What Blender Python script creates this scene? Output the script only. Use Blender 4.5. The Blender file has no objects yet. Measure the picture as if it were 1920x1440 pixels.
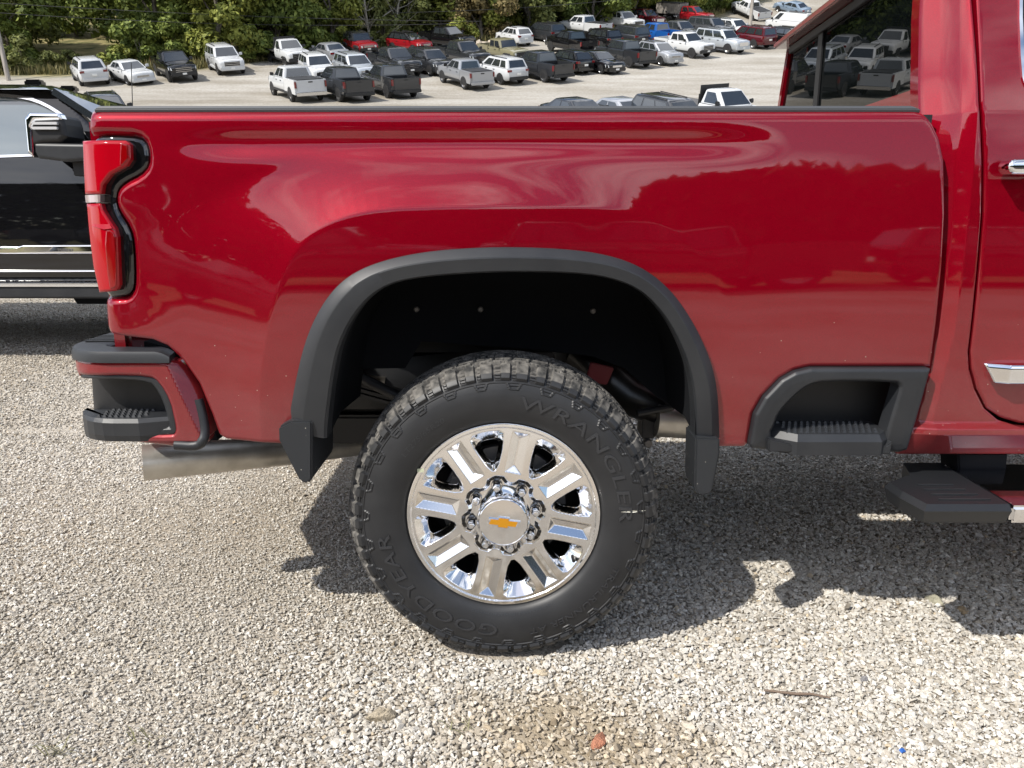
import bpy, bmesh, math, random
import numpy as np
from mathutils import Vector, Matrix, Euler
random.seed(7); np.random.seed(7)
R = math.radians
scene = bpy.context.scene
COL = scene.collection

# ------------------------------------------------------------------ camera
H_CAM, PITCH, FPX = 1.272, R(13.0), 1443.0
cam_d = bpy.data.cameras.new('camera'); cam = bpy.data.objects.new('camera', cam_d); COL.objects.link(cam)
cam.location = (0, 0, H_CAM); cam.rotation_euler = (R(90) - PITCH, 0, 0)
cam_d.sensor_width = 36; cam_d.lens = 36 * FPX / 1920
cam_d.clip_start = 0.05; cam_d.clip_end = 2000
scene.camera = cam

# ------------------------------------------------------------------ sky and sun
SUN = Vector((-0.75, -0.60, 1.0)).normalized()          # direction towards the sun
sun_el = math.asin(SUN.z)
world = bpy.data.worlds.new('World'); scene.world = world; world.use_nodes = True
wn, wl = world.node_tree.nodes, world.node_tree.links
wn.clear()
w_out = wn.new('ShaderNodeOutputWorld'); w_bg = wn.new('ShaderNodeBackground')
sky = wn.new('ShaderNodeTexSky'); sky.sky_type = 'NISHITA'; sky.sun_disc = False
sky.sun_elevation = sun_el; sky.sun_rotation = math.atan2(SUN.x, SUN.y)
sky.altitude = 200; sky.air_density = 1.0; sky.dust_density = 1.2; sky.ozone_density = 1.0
tc = wn.new('ShaderNodeTexCoord'); mp = wn.new('ShaderNodeMapping'); mp.inputs['Scale'].default_value = (1, 1, 2.2)
nz = wn.new('ShaderNodeTexNoise'); nz.inputs['Scale'].default_value = 2.6; nz.inputs['Detail'].default_value = 8; nz.inputs['Roughness'].default_value = 0.55
rp = wn.new('ShaderNodeValToRGB'); rp.color_ramp.elements[0].position = 0.46; rp.color_ramp.elements[1].position = 0.66
mx = wn.new('ShaderNodeMixRGB'); mx.inputs['Color2'].default_value = (13, 13.2, 13.8, 1)
wl.new(tc.outputs['Generated'], mp.inputs['Vector']); wl.new(mp.outputs['Vector'], nz.inputs['Vector'])
wl.new(nz.outputs['Fac'], rp.inputs['Fac']); wl.new(rp.outputs['Color'], mx.inputs['Fac'])
wl.new(sky.outputs['Color'], mx.inputs['Color1']); wl.new(mx.outputs['Color'], w_bg.inputs['Color'])
w_bg.inputs['Strength'].default_value = 0.13
wl.new(w_bg.outputs['Background'], w_out.inputs['Surface'])
sun_d = bpy.data.lights.new('sun', 'SUN'); sun_d.energy = 4.4; sun_d.angle = R(0.53); sun_d.color = (1.0, 0.955, 0.88)
sun = bpy.data.objects.new('sun', sun_d); COL.objects.link(sun)
sun.rotation_euler = (-SUN).to_track_quat('-Z', 'Y').to_euler(); sun.location = (-8, -8, 12)
scene.view_settings.view_transform = 'Standard'; scene.view_settings.look = 'None'
scene.view_settings.gamma = 1; scene.view_settings.use_curve_mapping = False
scene.view_settings.exposure = 0.38
cy = scene.cycles; cy.max_bounces = 7; cy.diffuse_bounces = 3; cy.glossy_bounces = 4; cy.transmission_bounces = 4
cy.transparent_max_bounces = 6; cy.use_denoising = True; cy.sample_clamp_indirect = 6

# ------------------------------------------------------------------ helpers
CP, SP = math.cos(PITCH), math.sin(PITCH)
def ray(x, y):
    u, v = (x - 960) / FPX, (720 - y) / FPX
    return Vector((u, CP + v * SP, -SP + v * CP))
def px(x, y, Y):
    d = ray(x, y); t = Y / d.y
    return Vector((d.x * t, Y, H_CAM + d.z * t))
def tag(o, label=None, cat=None, group=None, kind=None):
    if label: o['label'] = label
    if cat: o['category'] = cat
    if group: o['group'] = group
    if kind: o['kind'] = kind
    return o
def empty(name, loc=(0, 0, 0), rz=0, parent=None):
    o = bpy.data.objects.new(name, None); COL.objects.link(o); o.location = loc; o.rotation_euler = (0, 0, rz)
    o.empty_display_size = 0.1
    if parent: o.parent = parent
    return o
def link(name, me, mat=None, parent=None):
    o = bpy.data.objects.new(name, me); COL.objects.link(o)
    if mat is not None:
        if len(me.materials) == 0: me.materials.append(mat)
    if parent: o.parent = parent
    return o
def smooth(me, ang=None):
    me.polygons.foreach_set('use_smooth', [True] * len(me.polygons))
    if ang:
        bm = bmesh.new(); bm.from_mesh(me)
        for e in bm.edges:
            if len(e.link_faces) == 2 and e.calc_face_angle(0) > R(ang): e.smooth = False
        bm.to_mesh(me); bm.free()
def mesh(name, verts, faces, mat=None, parent=None, sm=None, fix=True):
    me = bpy.data.meshes.new(name); me.from_pydata([tuple(v) for v in verts], [], faces); me.validate(); me.update()
    if fix:
        bm = bmesh.new(); bm.from_mesh(me); bmesh.ops.recalc_face_normals(bm, faces=bm.faces); bm.to_mesh(me); bm.free()
    if sm: smooth(me, sm)
    return link(name, me, mat, parent)
class MB:
    """collects shapes into one mesh"""
    def __init__(s): s.v = []; s.f = []
    def add(s, v, f):
        n = len(s.v); s.v += [tuple(p) for p in v]; s.f += [tuple(i + n for i in q) for q in f]; return s
    def box(s, lo, hi):
        (a, b, c), (d, e, g) = lo, hi
        return s.add([(a,b,c),(d,b,c),(d,e,c),(a,e,c),(a,b,g),(d,b,g),(d,e,g),(a,e,g)],
                     [(0,3,2,1),(4,5,6,7),(0,1,5,4),(1,2,6,5),(2,3,7,6),(3,0,4,7)])
    def hexa(s, p):      # 8 points bottom 4, top 4
        return s.add(p, [(0,3,2,1),(4,5,6,7),(0,1,5,4),(1,2,6,5),(2,3,7,6),(3,0,4,7)])
    def prism(s, poly, a, b, axis=1):  # polygon (u,w) extruded along axis
        n = len(poly)
        def P(q, t): return (q[0], t, q[1]) if axis == 1 else ((t, q[0], q[1]) if axis == 0 else (q[0], q[1], t))
        return s.add([P(q, a) for q in poly] + [P(q, b) for q in poly],
                     [tuple(range(n)), tuple(range(2*n-1, n-1, -1))] + [(i, (i+1) % n, (i+1) % n + n, i + n) for i in range(n)])
    def tube(s, pts, rad, n=12, cap=True):
        pts = [Vector(p) for p in pts]; k = len(pts)
        if not hasattr(rad, '__len__'): rad = [rad] * k
        base = len(s.v); up = Vector((0, 0, 1))
        for i, p in enumerate(pts):
            t = (pts[min(i+1, k-1)] - pts[max(i-1, 0)]).normalized()
            a = t.cross(up)
            if a.length < 1e-3: a = t.cross(Vector((1, 0, 0)))
            a.normalize(); b = a.cross(t)
            for j in range(n):
                th = 2*math.pi*j/n; s.v.append(tuple(p + (a*math.cos(th) + b*math.sin(th))*rad[i]))
        for i in range(k-1):
            for j in range(n):
                s.f.append((base+i*n+j, base+i*n+(j+1) % n, base+(i+1)*n+(j+1) % n, base+(i+1)*n+j))
        if cap:
            s.f.append(tuple(base+j for j in range(n))); s.f.append(tuple(base+(k-1)*n+j for j in range(n-1, -1, -1)))
        return s
    def lathe(s, prof, n=48, c=(0,0,0), axis=1, a0=0.0):   # prof: (r, t) along axis
        base = len(s.v); k = len(prof)
        for r, t in prof:
            for j in range(n):
                th = a0 + 2*math.pi*j/n; x, z = r*math.cos(th), r*math.sin(th)
                p = (x, t, z) if axis == 1 else ((t, x, z) if axis == 0 else (x, z, t))
                s.v.append((p[0]+c[0], p[1]+c[1], p[2]+c[2]))
        for i in range(k-1):
            for j in range(n):
                s.f.append((base+i*n+j, base+i*n+(j+1) % n, base+(i+1)*n+(j+1) % n, base+(i+1)*n+j))
        return s
    def build(s, name, mat=None, parent=None, sm=None, fix=True, bevel=0):
        o = mesh(name, s.v, s.f, mat, parent, None, fix)
        if bevel:
            bm = bmesh.new(); bm.from_mesh(o.data)
            es = [e for e in bm.edges if len(e.link_faces) == 2 and e.calc_face_angle(0) > R(25)]
            bmesh.ops.bevel(bm, geom=es, offset=bevel, segments=2, affect='EDGES', clamp_overlap=True)
            bm.to_mesh(o.data); bm.free()
        if sm: smooth(o.data, sm)
        return o
def chaikin(P, n=2, closed=True):
    P = [np.array(p, float) for p in P]
    for _ in range(n):
        Q = []; m = len(P)
        rng = range(m) if closed else range(m-1)
        if not closed: Q.append(P[0])
        for i in rng:
            a, b = P[i], P[(i+1) % m]; Q += [a*.75+b*.25, a*.25+b*.75]
        if not closed: Q.append(P[-1])
        P = Q
    return np.array(P)
def resample(P, n):
    P = np.array(P, float); d = np.r_[0, np.cumsum(np.linalg.norm(np.diff(P, axis=0), axis=1))]
    t = np.linspace(0, d[-1], n)
    return np.stack([np.interp(t, d, P[:, k]) for k in range(P.shape[1])], 1)
def psdf(poly, x, z):
    """signed distance to a closed polygon, negative inside"""
    poly = np.asarray(poly, float); x = np.asarray(x, float); z = np.asarray(z, float); sh = x.shape
    x = x.ravel(); z = z.ravel(); best = np.full(x.shape, 1e9); ins = np.zeros(x.shape, bool)
    for i in range(len(poly)):
        ax, az = poly[i]; bx, bz = poly[(i+1) % len(poly)]
        ex, ez = bx-ax, bz-az; l2 = ex*ex+ez*ez
        if l2 < 1e-14: continue
        t = np.clip(((x-ax)*ex+(z-az)*ez)/l2, 0, 1)
        best = np.minimum(best, (x-ax-t*ex)**2+(z-az-t*ez)**2)
        c = (az > z) != (bz > z)
        if abs(ez) > 1e-14: ins ^= c & (x < ex*(z-az)/ez+ax)
    d = np.sqrt(best); return np.where(ins, -d, d).reshape(sh)
def pdist(line, x, z):
    line = np.asarray(line, float); sh = np.shape(x); x = np.ravel(x); z = np.ravel(z); best = np.full(x.shape, 1e9)
    for i in range(len(line)-1):
        ax, az = line[i]; ex, ez = line[i+1]-line[i]; l2 = ex*ex+ez*ez+1e-15
        t = np.clip(((x-ax)*ex+(z-az)*ez)/l2, 0, 1); best = np.minimum(best, (x-ax-t*ex)**2+(z-az-t*ez)**2)
    return np.sqrt(best).reshape(sh)
def ss(a, b, x):
    t = np.clip((np.asarray(x, float)-a)/(b-a), 0, 1); return t*t*(3-2*t)
def outl(P, Y, n=0, closed=True):
    """pixel outline -> (X,Z) in the plane Y"""
    Q = [(lambda w: (w.x, w.z))(px(a, b, Y)) for a, b in P]
    return chaikin(Q, n, closed) if n else np.array(Q)
def outl_d(P, Y, dfun, n=0, closed=True):
    """like outl, for a panel that leans inward by dfun(x, z)"""
    Q = []
    for a, b in P:
        Yq = Y
        for _ in range(5):
            w = px(a, b, Yq); Yq = Y-float(dfun(np.array(w.x), np.array(w.z)))
        Q.append((w.x, w.z))
    return chaikin(Q, n, closed) if n else np.array(Q)
def field(name, outer, holes, Y0, dep, mat, parent=None, res=0.006, thick=0.02, edge=None, flip=1):
    """a panel: height field over (X,Z) clipped to an outline, dep = bulge towards the viewer"""
    outer = np.asarray(outer); x0, z0 = outer.min(0)-res; x1, z1 = outer.max(0)+res
    xs = np.arange(x0, x1+res, res); zs = np.arange(z0, z1+res, res)
    XX, ZZ = np.meshgrid(xs, zs, indexing='ij')
    def sdf(x, z):
        s = psdf(outer, x, z)
        for h in holes: s = np.maximum(s, -psdf(h, x, z))
        return s
    S = sdf(XX, ZZ); nz_ = len(zs)
    V = []; idx = {}; cut = {}
    def vid(i, j):
        k = (i, j)
        if k not in idx: idx[k] = len(V); V.append((xs[i], zs[j]))
        return idx[k]
    def cid(a, b):
        k = (a, b) if a < b else (b, a)
        if k not in cut:
            sa, sb = S[a], S[b]; t = sa/(sa-sb); cut[k] = len(V)
            V.append((xs[a[0]]*(1-t)+xs[b[0]]*t, zs[a[1]]*(1-t)+zs[b[1]]*t))
        return cut[k]
    F = []; inside = S < 0
    cells = inside[:-1, :-1].astype(int)+inside[1:, :-1]+inside[:-1, 1:]+inside[1:, 1:]
    for i, j in zip(*np.nonzero(cells)):
        c = [(i, j), (i+1, j), (i+1, j+1), (i, j+1)]
        if cells[i, j] == 4: F.append(tuple(vid(*q) for q in c)); continue
        poly = []
        for k in range(4):
            a, b = c[k], c[(k+1) % 4]
            if inside[a]: poly.append(vid(*a))
            if inside[a] != inside[b]: poly.append(cid(a, b))
        if len(poly) > 2: F.append(tuple(poly))
    V = np.array(V); x, z = V[:, 0], V[:, 1]
    def D(x, z):
        d = dep(x, z)
        if edge:
            w, drop = edge; s = np.clip(1+sdf(x, z)/w, 0, 1.2); d = d-drop*s*s
        return d
    d = D(x, z); e = 0.0012
    gx = (D(x+e, z)-D(x-e, z))/(2*e); gz = (D(x, z+e)-D(x, z-e))/(2*e)
    N = np.stack([-gx, -np.ones_like(gx), -gz], 1); N[:, 1] *= flip
    N /= np.linalg.norm(N, axis=1)[:, None]
    P = np.stack([x, Y0-flip*d, z], 1).tolist(); N = N.tolist()
    if thick:
        cnt = {}
        for f in F:
            for k in range(len(f)):
                a, b = f[k], f[(k+1) % len(f)]; cnt[(a, b)] = 1
        for (a, b) in [q for q in cnt if (q[1], q[0]) not in cnt]:
            n = len(P); pa, pb = P[a], P[b]
            nn = Vector((pb[2]-pa[2], 0, -(pb[0]-pa[0])))
            nn = (nn.normalized() if nn.length > 1e-9 else Vector((0, 0, -1)))
            P += [pa, pb, [pb[0], pb[1]+flip*thick, pb[2]], [pa[0], pa[1]+flip*thick, pa[2]]]
            N += [list(nn)]*4; F.append((n+1, n, n+3, n+2))
    me = bpy.data.meshes.new(name); me.from_pydata(P, [], F); me.update()
    me.polygons.foreach_set('use_smooth', [True]*len(me.polygons))
    me.normals_split_custom_set_from_vertices(N)
    return link(name, me, mat, parent)

# ------------------------------------------------------------------ materials
def mat(name, col=(.5, .5, .5), rough=.5, metal=0, **kw):
    m = bpy.data.materials.new(name); m.use_nodes = True; b = m.node_tree.nodes['Principled BSDF']
    b.inputs['Base Color'].default_value = (*col, 1); b.inputs['Roughness'].default_value = rough; b.inputs['Metallic'].default_value = metal
    for k, v in kw.items(): b.inputs[k.replace('_', ' ')].default_value = v
    return m
def nd(m, t, **kw):
    n = m.node_tree.nodes.new(t)
    for k, v in kw.items():
        if k in n.inputs: n.inputs[k].default_value = v
        else: setattr(n, k, v)
    return n
def lk(m, a, b): m.node_tree.links.new(a, b)
def bsdf(m): return m.node_tree.nodes['Principled BSDF']
def noise_col(m, c1, c2, scale, lo=.35, hi=.65, detail=6, coord='Object', inp='Base Color', vec=None):
    t = nd(m, 'ShaderNodeTexCoord'); n = nd(m, 'ShaderNodeTexNoise', Scale=scale, Detail=detail)
    r = nd(m, 'ShaderNodeValToRGB'); e = r.color_ramp.elements
    e[0].position, e[1].position = lo, hi; e[0].color = (*c1, 1) if len(c1) == 3 else c1; e[1].color = (*c2, 1) if len(c2) == 3 else c2
    if vec:
        mp_ = nd(m, 'ShaderNodeMapping'); mp_.inputs['Scale'].default_value = vec
        lk(m, t.outputs[coord], mp_.inputs['Vector']); lk(m, mp_.outputs['Vector'], n.inputs['Vector'])
    else: lk(m, t.outputs[coord], n.inputs['Vector'])
    lk(m, n.outputs['Fac'], r.inputs['Fac']); lk(m, r.outputs['Color'], bsdf(m).inputs[inp]); return r
def bump(m, scale, strength, dist=.002, detail=4, coord='Object', kind='ShaderNodeTexNoise'):
    t = nd(m, 'ShaderNodeTexCoord'); n = nd(m, kind, Scale=scale)
    if 'Detail' in n.inputs: n.inputs['Detail'].default_value = detail
    b = nd(m, 'ShaderNodeBump', Strength=strength, Distance=dist)
    lk(m, t.outputs[coord], n.inputs['Vector']); lk(m, n.outputs[0], b.inputs['Height']); lk(m, b.outputs['Normal'], bsdf(m).inputs['Normal'])
def paint(name, col, metal=.3, rough=.4):
    return mat(name, col, rough, metal, Coat_Weight=1.0, Coat_Roughness=.03, Coat_IOR=1.62, Specular_IOR_Level=0.0)
M = {}
# tinted red paint: flakes, dust settling on the lower body
m = M['red'] = paint('red_paint', (.190, .0008, .0078), .30, .44)
_t = nd(m, 'ShaderNodeTexCoord'); _n = nd(m, 'ShaderNodeTexNoise', Scale=900, Detail=1)
_r = nd(m, 'ShaderNodeMapRange'); _r.inputs['From Min'].default_value = .3; _r.inputs['From Max'].default_value = .75; _r.inputs['To Min'].default_value = .75; _r.inputs['To Max'].default_value = 1.35
_mul = nd(m, 'ShaderNodeMixRGB', blend_type='MULTIPLY', Fac=1.0); _mul.inputs['Color1'].default_value = (.190, .0008, .0078, 1)
lk(m, _t.outputs['Object'], _n.inputs['Vector']); lk(m, _n.outputs['Fac'], _r.inputs['Value']); lk(m, _r.outputs['Result'], _mul.inputs['Color2'])
_s = nd(m, 'ShaderNodeSeparateXYZ'); lk(m, _t.outputs['Object'], _s.inputs['Vector'])
_h = nd(m, 'ShaderNodeMapRange'); _h.inputs['From Min'].default_value = 1.05; _h.inputs['From Max'].default_value = .60; _h.inputs['To Min'].default_value = 0; _h.inputs['To Max'].default_value = .16
lk(m, _s.outputs['Z'], _h.inputs['Value'])
_n2 = nd(m, 'ShaderNodeTexNoise', Scale=9, Detail=9, Roughness=.7); lk(m, _t.outputs['Object'], _n2.inputs['Vector'])
_m2 = nd(m, 'ShaderNodeMath', operation='MULTIPLY'); lk(m, _n2.outputs['Fac'], _m2.inputs[0]); lk(m, _h.outputs['Result'], _m2.inputs[1])
_sp = nd(m, 'ShaderNodeTexVoronoi', Scale=75); lk(m, _t.outputs['Object'], _sp.inputs['Vector'])       # mud specks
_sc = nd(m, 'ShaderNodeMath', operation='LESS_THAN'); _sc.inputs[1].default_value = .10; lk(m, _sp.outputs['Distance'], _sc.inputs[0])
_sr = nd(m, 'ShaderNodeSeparateXYZ'); lk(m, _sp.outputs['Color'], _sr.inputs['Vector'])
_st = nd(m, 'ShaderNodeMath', operation='GREATER_THAN'); _st.inputs[1].default_value = .93; lk(m, _sr.outputs['X'], _st.inputs[0])
_s2 = nd(m, 'ShaderNodeMath', operation='MULTIPLY'); lk(m, _sc.outputs[0], _s2.inputs[0]); lk(m, _st.outputs[0], _s2.inputs[1])
_hh = nd(m, 'ShaderNodeMath', operation='GREATER_THAN'); _hh.inputs[1].default_value = .02; lk(m, _h.outputs['Result'], _hh.inputs[0])
_s3 = nd(m, 'ShaderNodeMath', operation='MULTIPLY'); lk(m, _s2.outputs[0], _s3.inputs[0]); lk(m, _hh.outputs[0], _s3.inputs[1])
_mxx = nd(m, 'ShaderNodeMath', operation='MAXIMUM'); lk(m, _m2.outputs[0], _mxx.inputs[0]); lk(m, _s3.outputs[0], _mxx.inputs[1])
_mix = nd(m, 'ShaderNodeMixRGB'); _mix.inputs['Color2'].default_value = (.42, .36, .30, 1)
lk(m, _mxx.outputs[0], _mix.inputs['Fac']); lk(m, _mul.outputs['Color'], _mix.inputs['Color1']); lk(m, _mix.outputs['Color'], bsdf(m).inputs['Base Color'])

def plastic(name, col, rough=.5):
    m = mat(name, col, rough, 0, Specular_IOR_Level=.5); bump(m, 700, .12, .001, 2); return m
M['trim'] = plastic('dark_grey_plastic', (.024, .027, .031), .46)
noise_col(M['trim'], (.014, .0155, .0185), (.025, .0265, .029), 8, .35, .75, 8)
m = M['trim_dirty'] = plastic('splashed_plastic', (.024, .027, .031), .5)
_t = nd(m, 'ShaderNodeTexCoord'); _v = nd(m, 'ShaderNodeTexVoronoi', Scale=110); lk(m, _t.outputs['Object'], _v.inputs['Vector'])
_a = nd(m, 'ShaderNodeMath', operation='LESS_THAN'); _a.inputs[1].default_value = .16; lk(m, _v.outputs['Distance'], _a.inputs[0])
_b = nd(m, 'ShaderNodeSeparateXYZ'); lk(m, _v.outputs['Color'], _b.inputs['Vector']); _c = nd(m, 'ShaderNodeMath', operation='GREATER_THAN'); _c.inputs[1].default_value = .93; lk(m, _b.outputs['X'], _c.inputs[0])
_d = nd(m, 'ShaderNodeMath', operation='MULTIPLY'); lk(m, _a.outputs[0], _d.inputs[0]); lk(m, _c.outputs[0], _d.inputs[1])
_e = nd(m, 'ShaderNodeMixRGB'); _e.inputs['Color1'].default_value = (.017, .019, .022, 1); _e.inputs['Color2'].default_value = (.34, .32, .28, 1); lk(m, _d.outputs[0], _e.inputs['Fac']); lk(m, _e.outputs['Color'], bsdf(m).inputs['Base Color'])
M['black'] = plastic('black_plastic', (.010, .010, .011), .5)
M['deep'] = mat('liner_felt', (.0085, .0092, .0112), .9, 0, Specular_IOR_Level=.12)
M['gloss_black'] = mat('gloss_black', (.006, .006, .007), .06, 0, Coat_Weight=.6)
M['chrome'] = mat('chrome', (.80, .81, .83), .045, 1)
M['polish'] = mat('polished_alloy', (.86, .85, .84), .10, 1)
M['steel'] = mat('brushed_steel', (.55, .52, .47), .42, .85); noise_col(M['steel'], (.46, .43, .38), (.66, .63, .57), 16, .3, .7, 8); bump(M['steel'], 40, .05, .002)
M['frame'] = mat('chassis_steel', (.016, .016, .017), .45, .2)
M['grey_metal'] = mat('dull_metal', (.19, .18, .17), .55, .5)
M['rubber'] = mat('tyre_rubber', (.018, .019, .021), .5); noise_col(M['rubber'], (.012, .0125, .014), (.022, .0225, .024), 14, .3, .75, 8); bump(M['rubber'], 260, .10, .001)
M['tread'] = mat('dusty_tread', (.07, .065, .058), .9); noise_col(M['tread'], (.024, .024, .024), (.165, .155, .14), 40, .36, .66, 8)
M['cap'] = plastic('rail_cap_plastic', (.055, .059, .065), .5)
M['lens'] = mat('red_lens', (.33, .0008, .007), .08, 0, Coat_Weight=.35, Coat_Roughness=.02, Specular_IOR_Level=.3)
M['lens_dark'] = mat('dark_red_lens', (.20, .0006, .002), .08, 0, Coat_Weight=.3, Coat_Roughness=.02)
M['lens_clear'] = mat('clear_lens', (.34, .26, .26), .06, .4, Coat_Weight=1)
M['glass'] = mat('tinted_glass', (.003, .004, .004), .0, 0, Specular_IOR_Level=.32)
M['gold'] = mat('gold_emblem', (.72, .33, .02), .3, .55)
M['white_mark'] = mat('chalk_mark', (.62, .60, .52), .9)
M['white'] = mat('white_plastic', (.72, .72, .72), .5)
# ================================================================== the red pickup
YB = 1.99
TRUCK = empty('pickup_truck', (0, YB + 1.0, 0))
tag(TRUCK, 'glossy red pickup truck parked on gravel, its rear quarter and wheel filling the view', 'pickup truck')
T0 = Matrix.Translation((0, -(YB + 1.0), 0))
def own(o):           # shapes are made in world space, parts hang on the empty
    o.parent = TRUCK; o.matrix_parent_inverse = T0; return o
TC = type('C', (), {})
Xp = lambda x, y=500, Y=YB: px(x, y, Y).x
Zp = lambda y, Y=YB: px(960, y, Y).z
AXC = px(944, 969, YB).x

# ---- bed side
CREASE = outl([(492, 760), (498, 690), (512, 610), (538, 510), (575, 450), (630, 415), (700, 394), (800, 388), (960, 386), (1100, 388), (1190, 398),
               (1260, 428), (1310, 475), (1345, 525), (1372, 600), (1385, 700), (1390, 800), (1380, 1000), (700, 1000), (500, 900)], YB, 2)
TAIL = outl([(60, 252), (236, 252), (262, 260), (271, 285), (270, 310), (256, 326), (225, 341), (211, 356), (208, 376), (213, 395),
             (236, 430), (243, 460), (246, 530), (241, 550), (226, 558), (60, 562)], YB, 1)
def base_d(z):
    d = np.where(z > 1.05, -.105*(z-1.05)**2, -.14*(1.05-z)**2)
    return d - np.clip((z-1.478)/.03, 0, 1.2)**2*.018
XS0, XS1, XS2, XS3 = Xp(270, 260), Xp(460, 260), Xp(1280, 260), Xp(1500, 260)
XTAIL = Xp(186, 600)
def corner(x, xc, r):
    t = np.clip(xc-x, 0, r*.985); return r-np.sqrt(r*r-t*t)
def flare_a(x): return .042*(1-.95*ss(-.12, .38, x))
def bed_d(x, z):
    d = base_d(z)
    w = ss(XS0, XS1, x)*(1-ss(XS2, XS3, x))
    d = d - w*.0085*np.exp(-((z-1.425)/.030)**2)
    sd_ = psdf(CREASE, x, z); s = .5*(sd_+np.sqrt(sd_*sd_+.005**2))
    L = .165+.21*ss(-.30, -.70, x)*ss(1.45, 1.15, z)+.10*ss(.22, .60, x)
    d = d + flare_a(x)*np.clip(1-s/L, 0, 1)**2
    st = np.maximum(psdf(TAIL, x, z), 0)
    d = d - .016*np.clip(1-st/.022, 0, 1)**2
    d = d - .010*np.clip(1-st/.16, 0, 1)**2*ss(1.40, 1.2, z)
    return d - corner(x, XTAIL+.055, .058)
ARCH_O = [(1350, 822), (1346, 745), (1336, 690), (1316, 640), (1290, 590), (1255, 542), (1212, 506), (1158, 482), (1080, 467), (960, 461), (860, 464),
          (780, 473), (710, 490), (662, 513), (628, 545), (600, 590), (580, 640), (565, 700), (553, 760), (545, 790), (523, 800)]
ARCH_I = [(1303, 822), (1300, 745), (1290, 690), (1271, 640), (1246, 594), (1211, 553), (1168, 527), (1100, 511), (980, 506), (890, 508), (800, 515),
          (742, 526), (700, 552), (668, 594), (646, 640), (633, 700), (625, 760), (621, 790), (620, 812)]
arch_o = chaikin(outl(ARCH_O[:-2], YB), 2, False); arch_i = chaikin(outl(ARCH_I, YB), 2, False)
mid = (resample(arch_o, 60)*.6+resample(arch_i, 60)*.4)
panel = [(155, 205), (400, 204), (1728, 203), (1741, 211), (1757, 232), (1768, 258), (1775, 300), (1774, 400), (1767, 500), (1757, 600), (1747, 688),
         (1520, 688), (1490, 695), (1463, 711), (1432, 745), (1414, 778), (1406, 836), (1400, 842), (1340, 842)]
P_ = outl(panel, YB).tolist() + mid.tolist() + outl([(540, 828), (425, 823), (411, 815), (398, 775), (375, 718), (345, 676), (315, 648), (285, 636),
     (240, 631), (200, 626), (186, 612), (183, 560), (150, 470)], YB).tolist()
own(field('bed_side', P_, [TAIL], YB, bed_d, M['red'], res=.0048, thick=.03, edge=(.010, .004)))
# far side of the bed, seen from elsewhere and needed for the shadow
def far_d(x, z): return base_d(z) + .042*np.clip(1-np.maximum(psdf(CREASE, x, z), 0)/.2, 0, 1)**2 - corner(x, XTAIL+.055, .058)
own(field('bed_side', P_, [], YB+2.0, far_d, M['red'], res=.02, thick=.03, flip=-1))
# rail cap
xa, xb = Xp(163, 200), Xp(1739, 200)
for y0, sgn in ((YB+.034, 1), (YB+1.966, -1)):
    b = MB(); pr = [(0, 1.499), (-.004, 1.508), (.002, 1.516), (.055, 1.517), (.06, 1.500)]
    n = len(pr)
    b.add([(x+(.012 if (i in (2, 3) and x == xa) else (-.02 if (i in (2, 3)) else 0)), y0+sgn*pr[i][0], pr[i][1]) for x in (xa, xb) for i in range(n)],
          [tuple(range(n)), tuple(range(2*n-1, n-1, -1))]+[(i, (i+1) % n, n+(i+1) % n, n+i) for i in range(n)])
    own(b.build('rail_cap', M['cap'], None, 40, bevel=.002))
# bed box: inner walls, floor, front wall, tailgate
own(MB().box((XTAIL+.04, YB+.06, 1.22), (Xp(1765, 400)-.02, YB+.09, 1.498)).build('bed_inner_wall', M['black']))
own(MB().box((XTAIL+.04, YB+1.91, 1.22), (Xp(1765, 400)-.02, YB+1.94, 1.498)).build('bed_inner_wall', M['black']))
own(MB().box((XTAIL+.04, YB+.50, .93), (Xp(1765, 400)-.02, YB+1.50, .98)).build('bed_floor', M['black']))
own(MB().box((Xp(1765, 400)-.06, YB+.091, .9805), (Xp(1765, 400)-.021, YB+1.909, 1.49)).build('bed_front_wall', M['red']))
tg = own(MB().box((XTAIL-.012, YB+.075, .86), (XTAIL+.035, YB+1.925, 1.495)).build('tailgate', M['red'], None, 40, bevel=.012))
h = MB().box((XTAIL-.02, YB+.9, 1.33), (XTAIL-.0125, YB+1.1, 1.39)).build('handle', M['black'], None, bevel=.003); h.parent = tg; 
for yy in (YB+.095, YB+1.475): own(MB().box((AXC-.60, yy, 1.155), (AXC+.60, yy+.43, 1.20)).build('wheel_house', M['black'], None, bevel=.02))
# ---- taillight
TL = own(field('taillight', outl([(158, 250), (238, 252), (263, 260), (271, 285), (270, 310), (256, 326), (225, 341), (211, 356), (208, 376), (213, 395),
     (236, 430), (243, 460), (246, 530), (241, 550), (226, 558), (186, 560), (164, 520), (149, 440), (143, 380), (140, 300)], YB, 1), [], YB,
     lambda x, z: base_d(z)-.012-corner(x, XTAIL+.08, .11), M['gloss_black'], res=.004, thick=.04, edge=(.012, .006)))
def lens_d(off, xc=.075, r=.13): return lambda x, z: base_d(z)+off-corner(x, XTAIL+xc, r)
def sub(o, par): o.parent = par; return o
sub(field('upper_lens', outl([(137, 262), (232, 263), (240, 270), (242, 298), (234, 311), (206, 327), (190, 347), (187, 364), (141, 364)], YB, 0), [], YB,
    lens_d(.008), M['lens'], res=.003, thick=.03, edge=(.008, .005)), TL)
sub(field('lens_side_band', outl([(224, 268), (237, 270), (238, 298), (230, 308), (224, 311)], YB, 0), [], YB, lens_d(.0095), M['lens_dark'], res=.003, thick=.01, edge=(.003, .001)), TL)
sub(field('reversing_lens', outl([(143, 365.5), (186, 365), (186, 379), (145, 380)], YB, 0), [], YB, lens_d(.007), M['lens_clear'], res=.003, thick=.03), TL)
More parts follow.
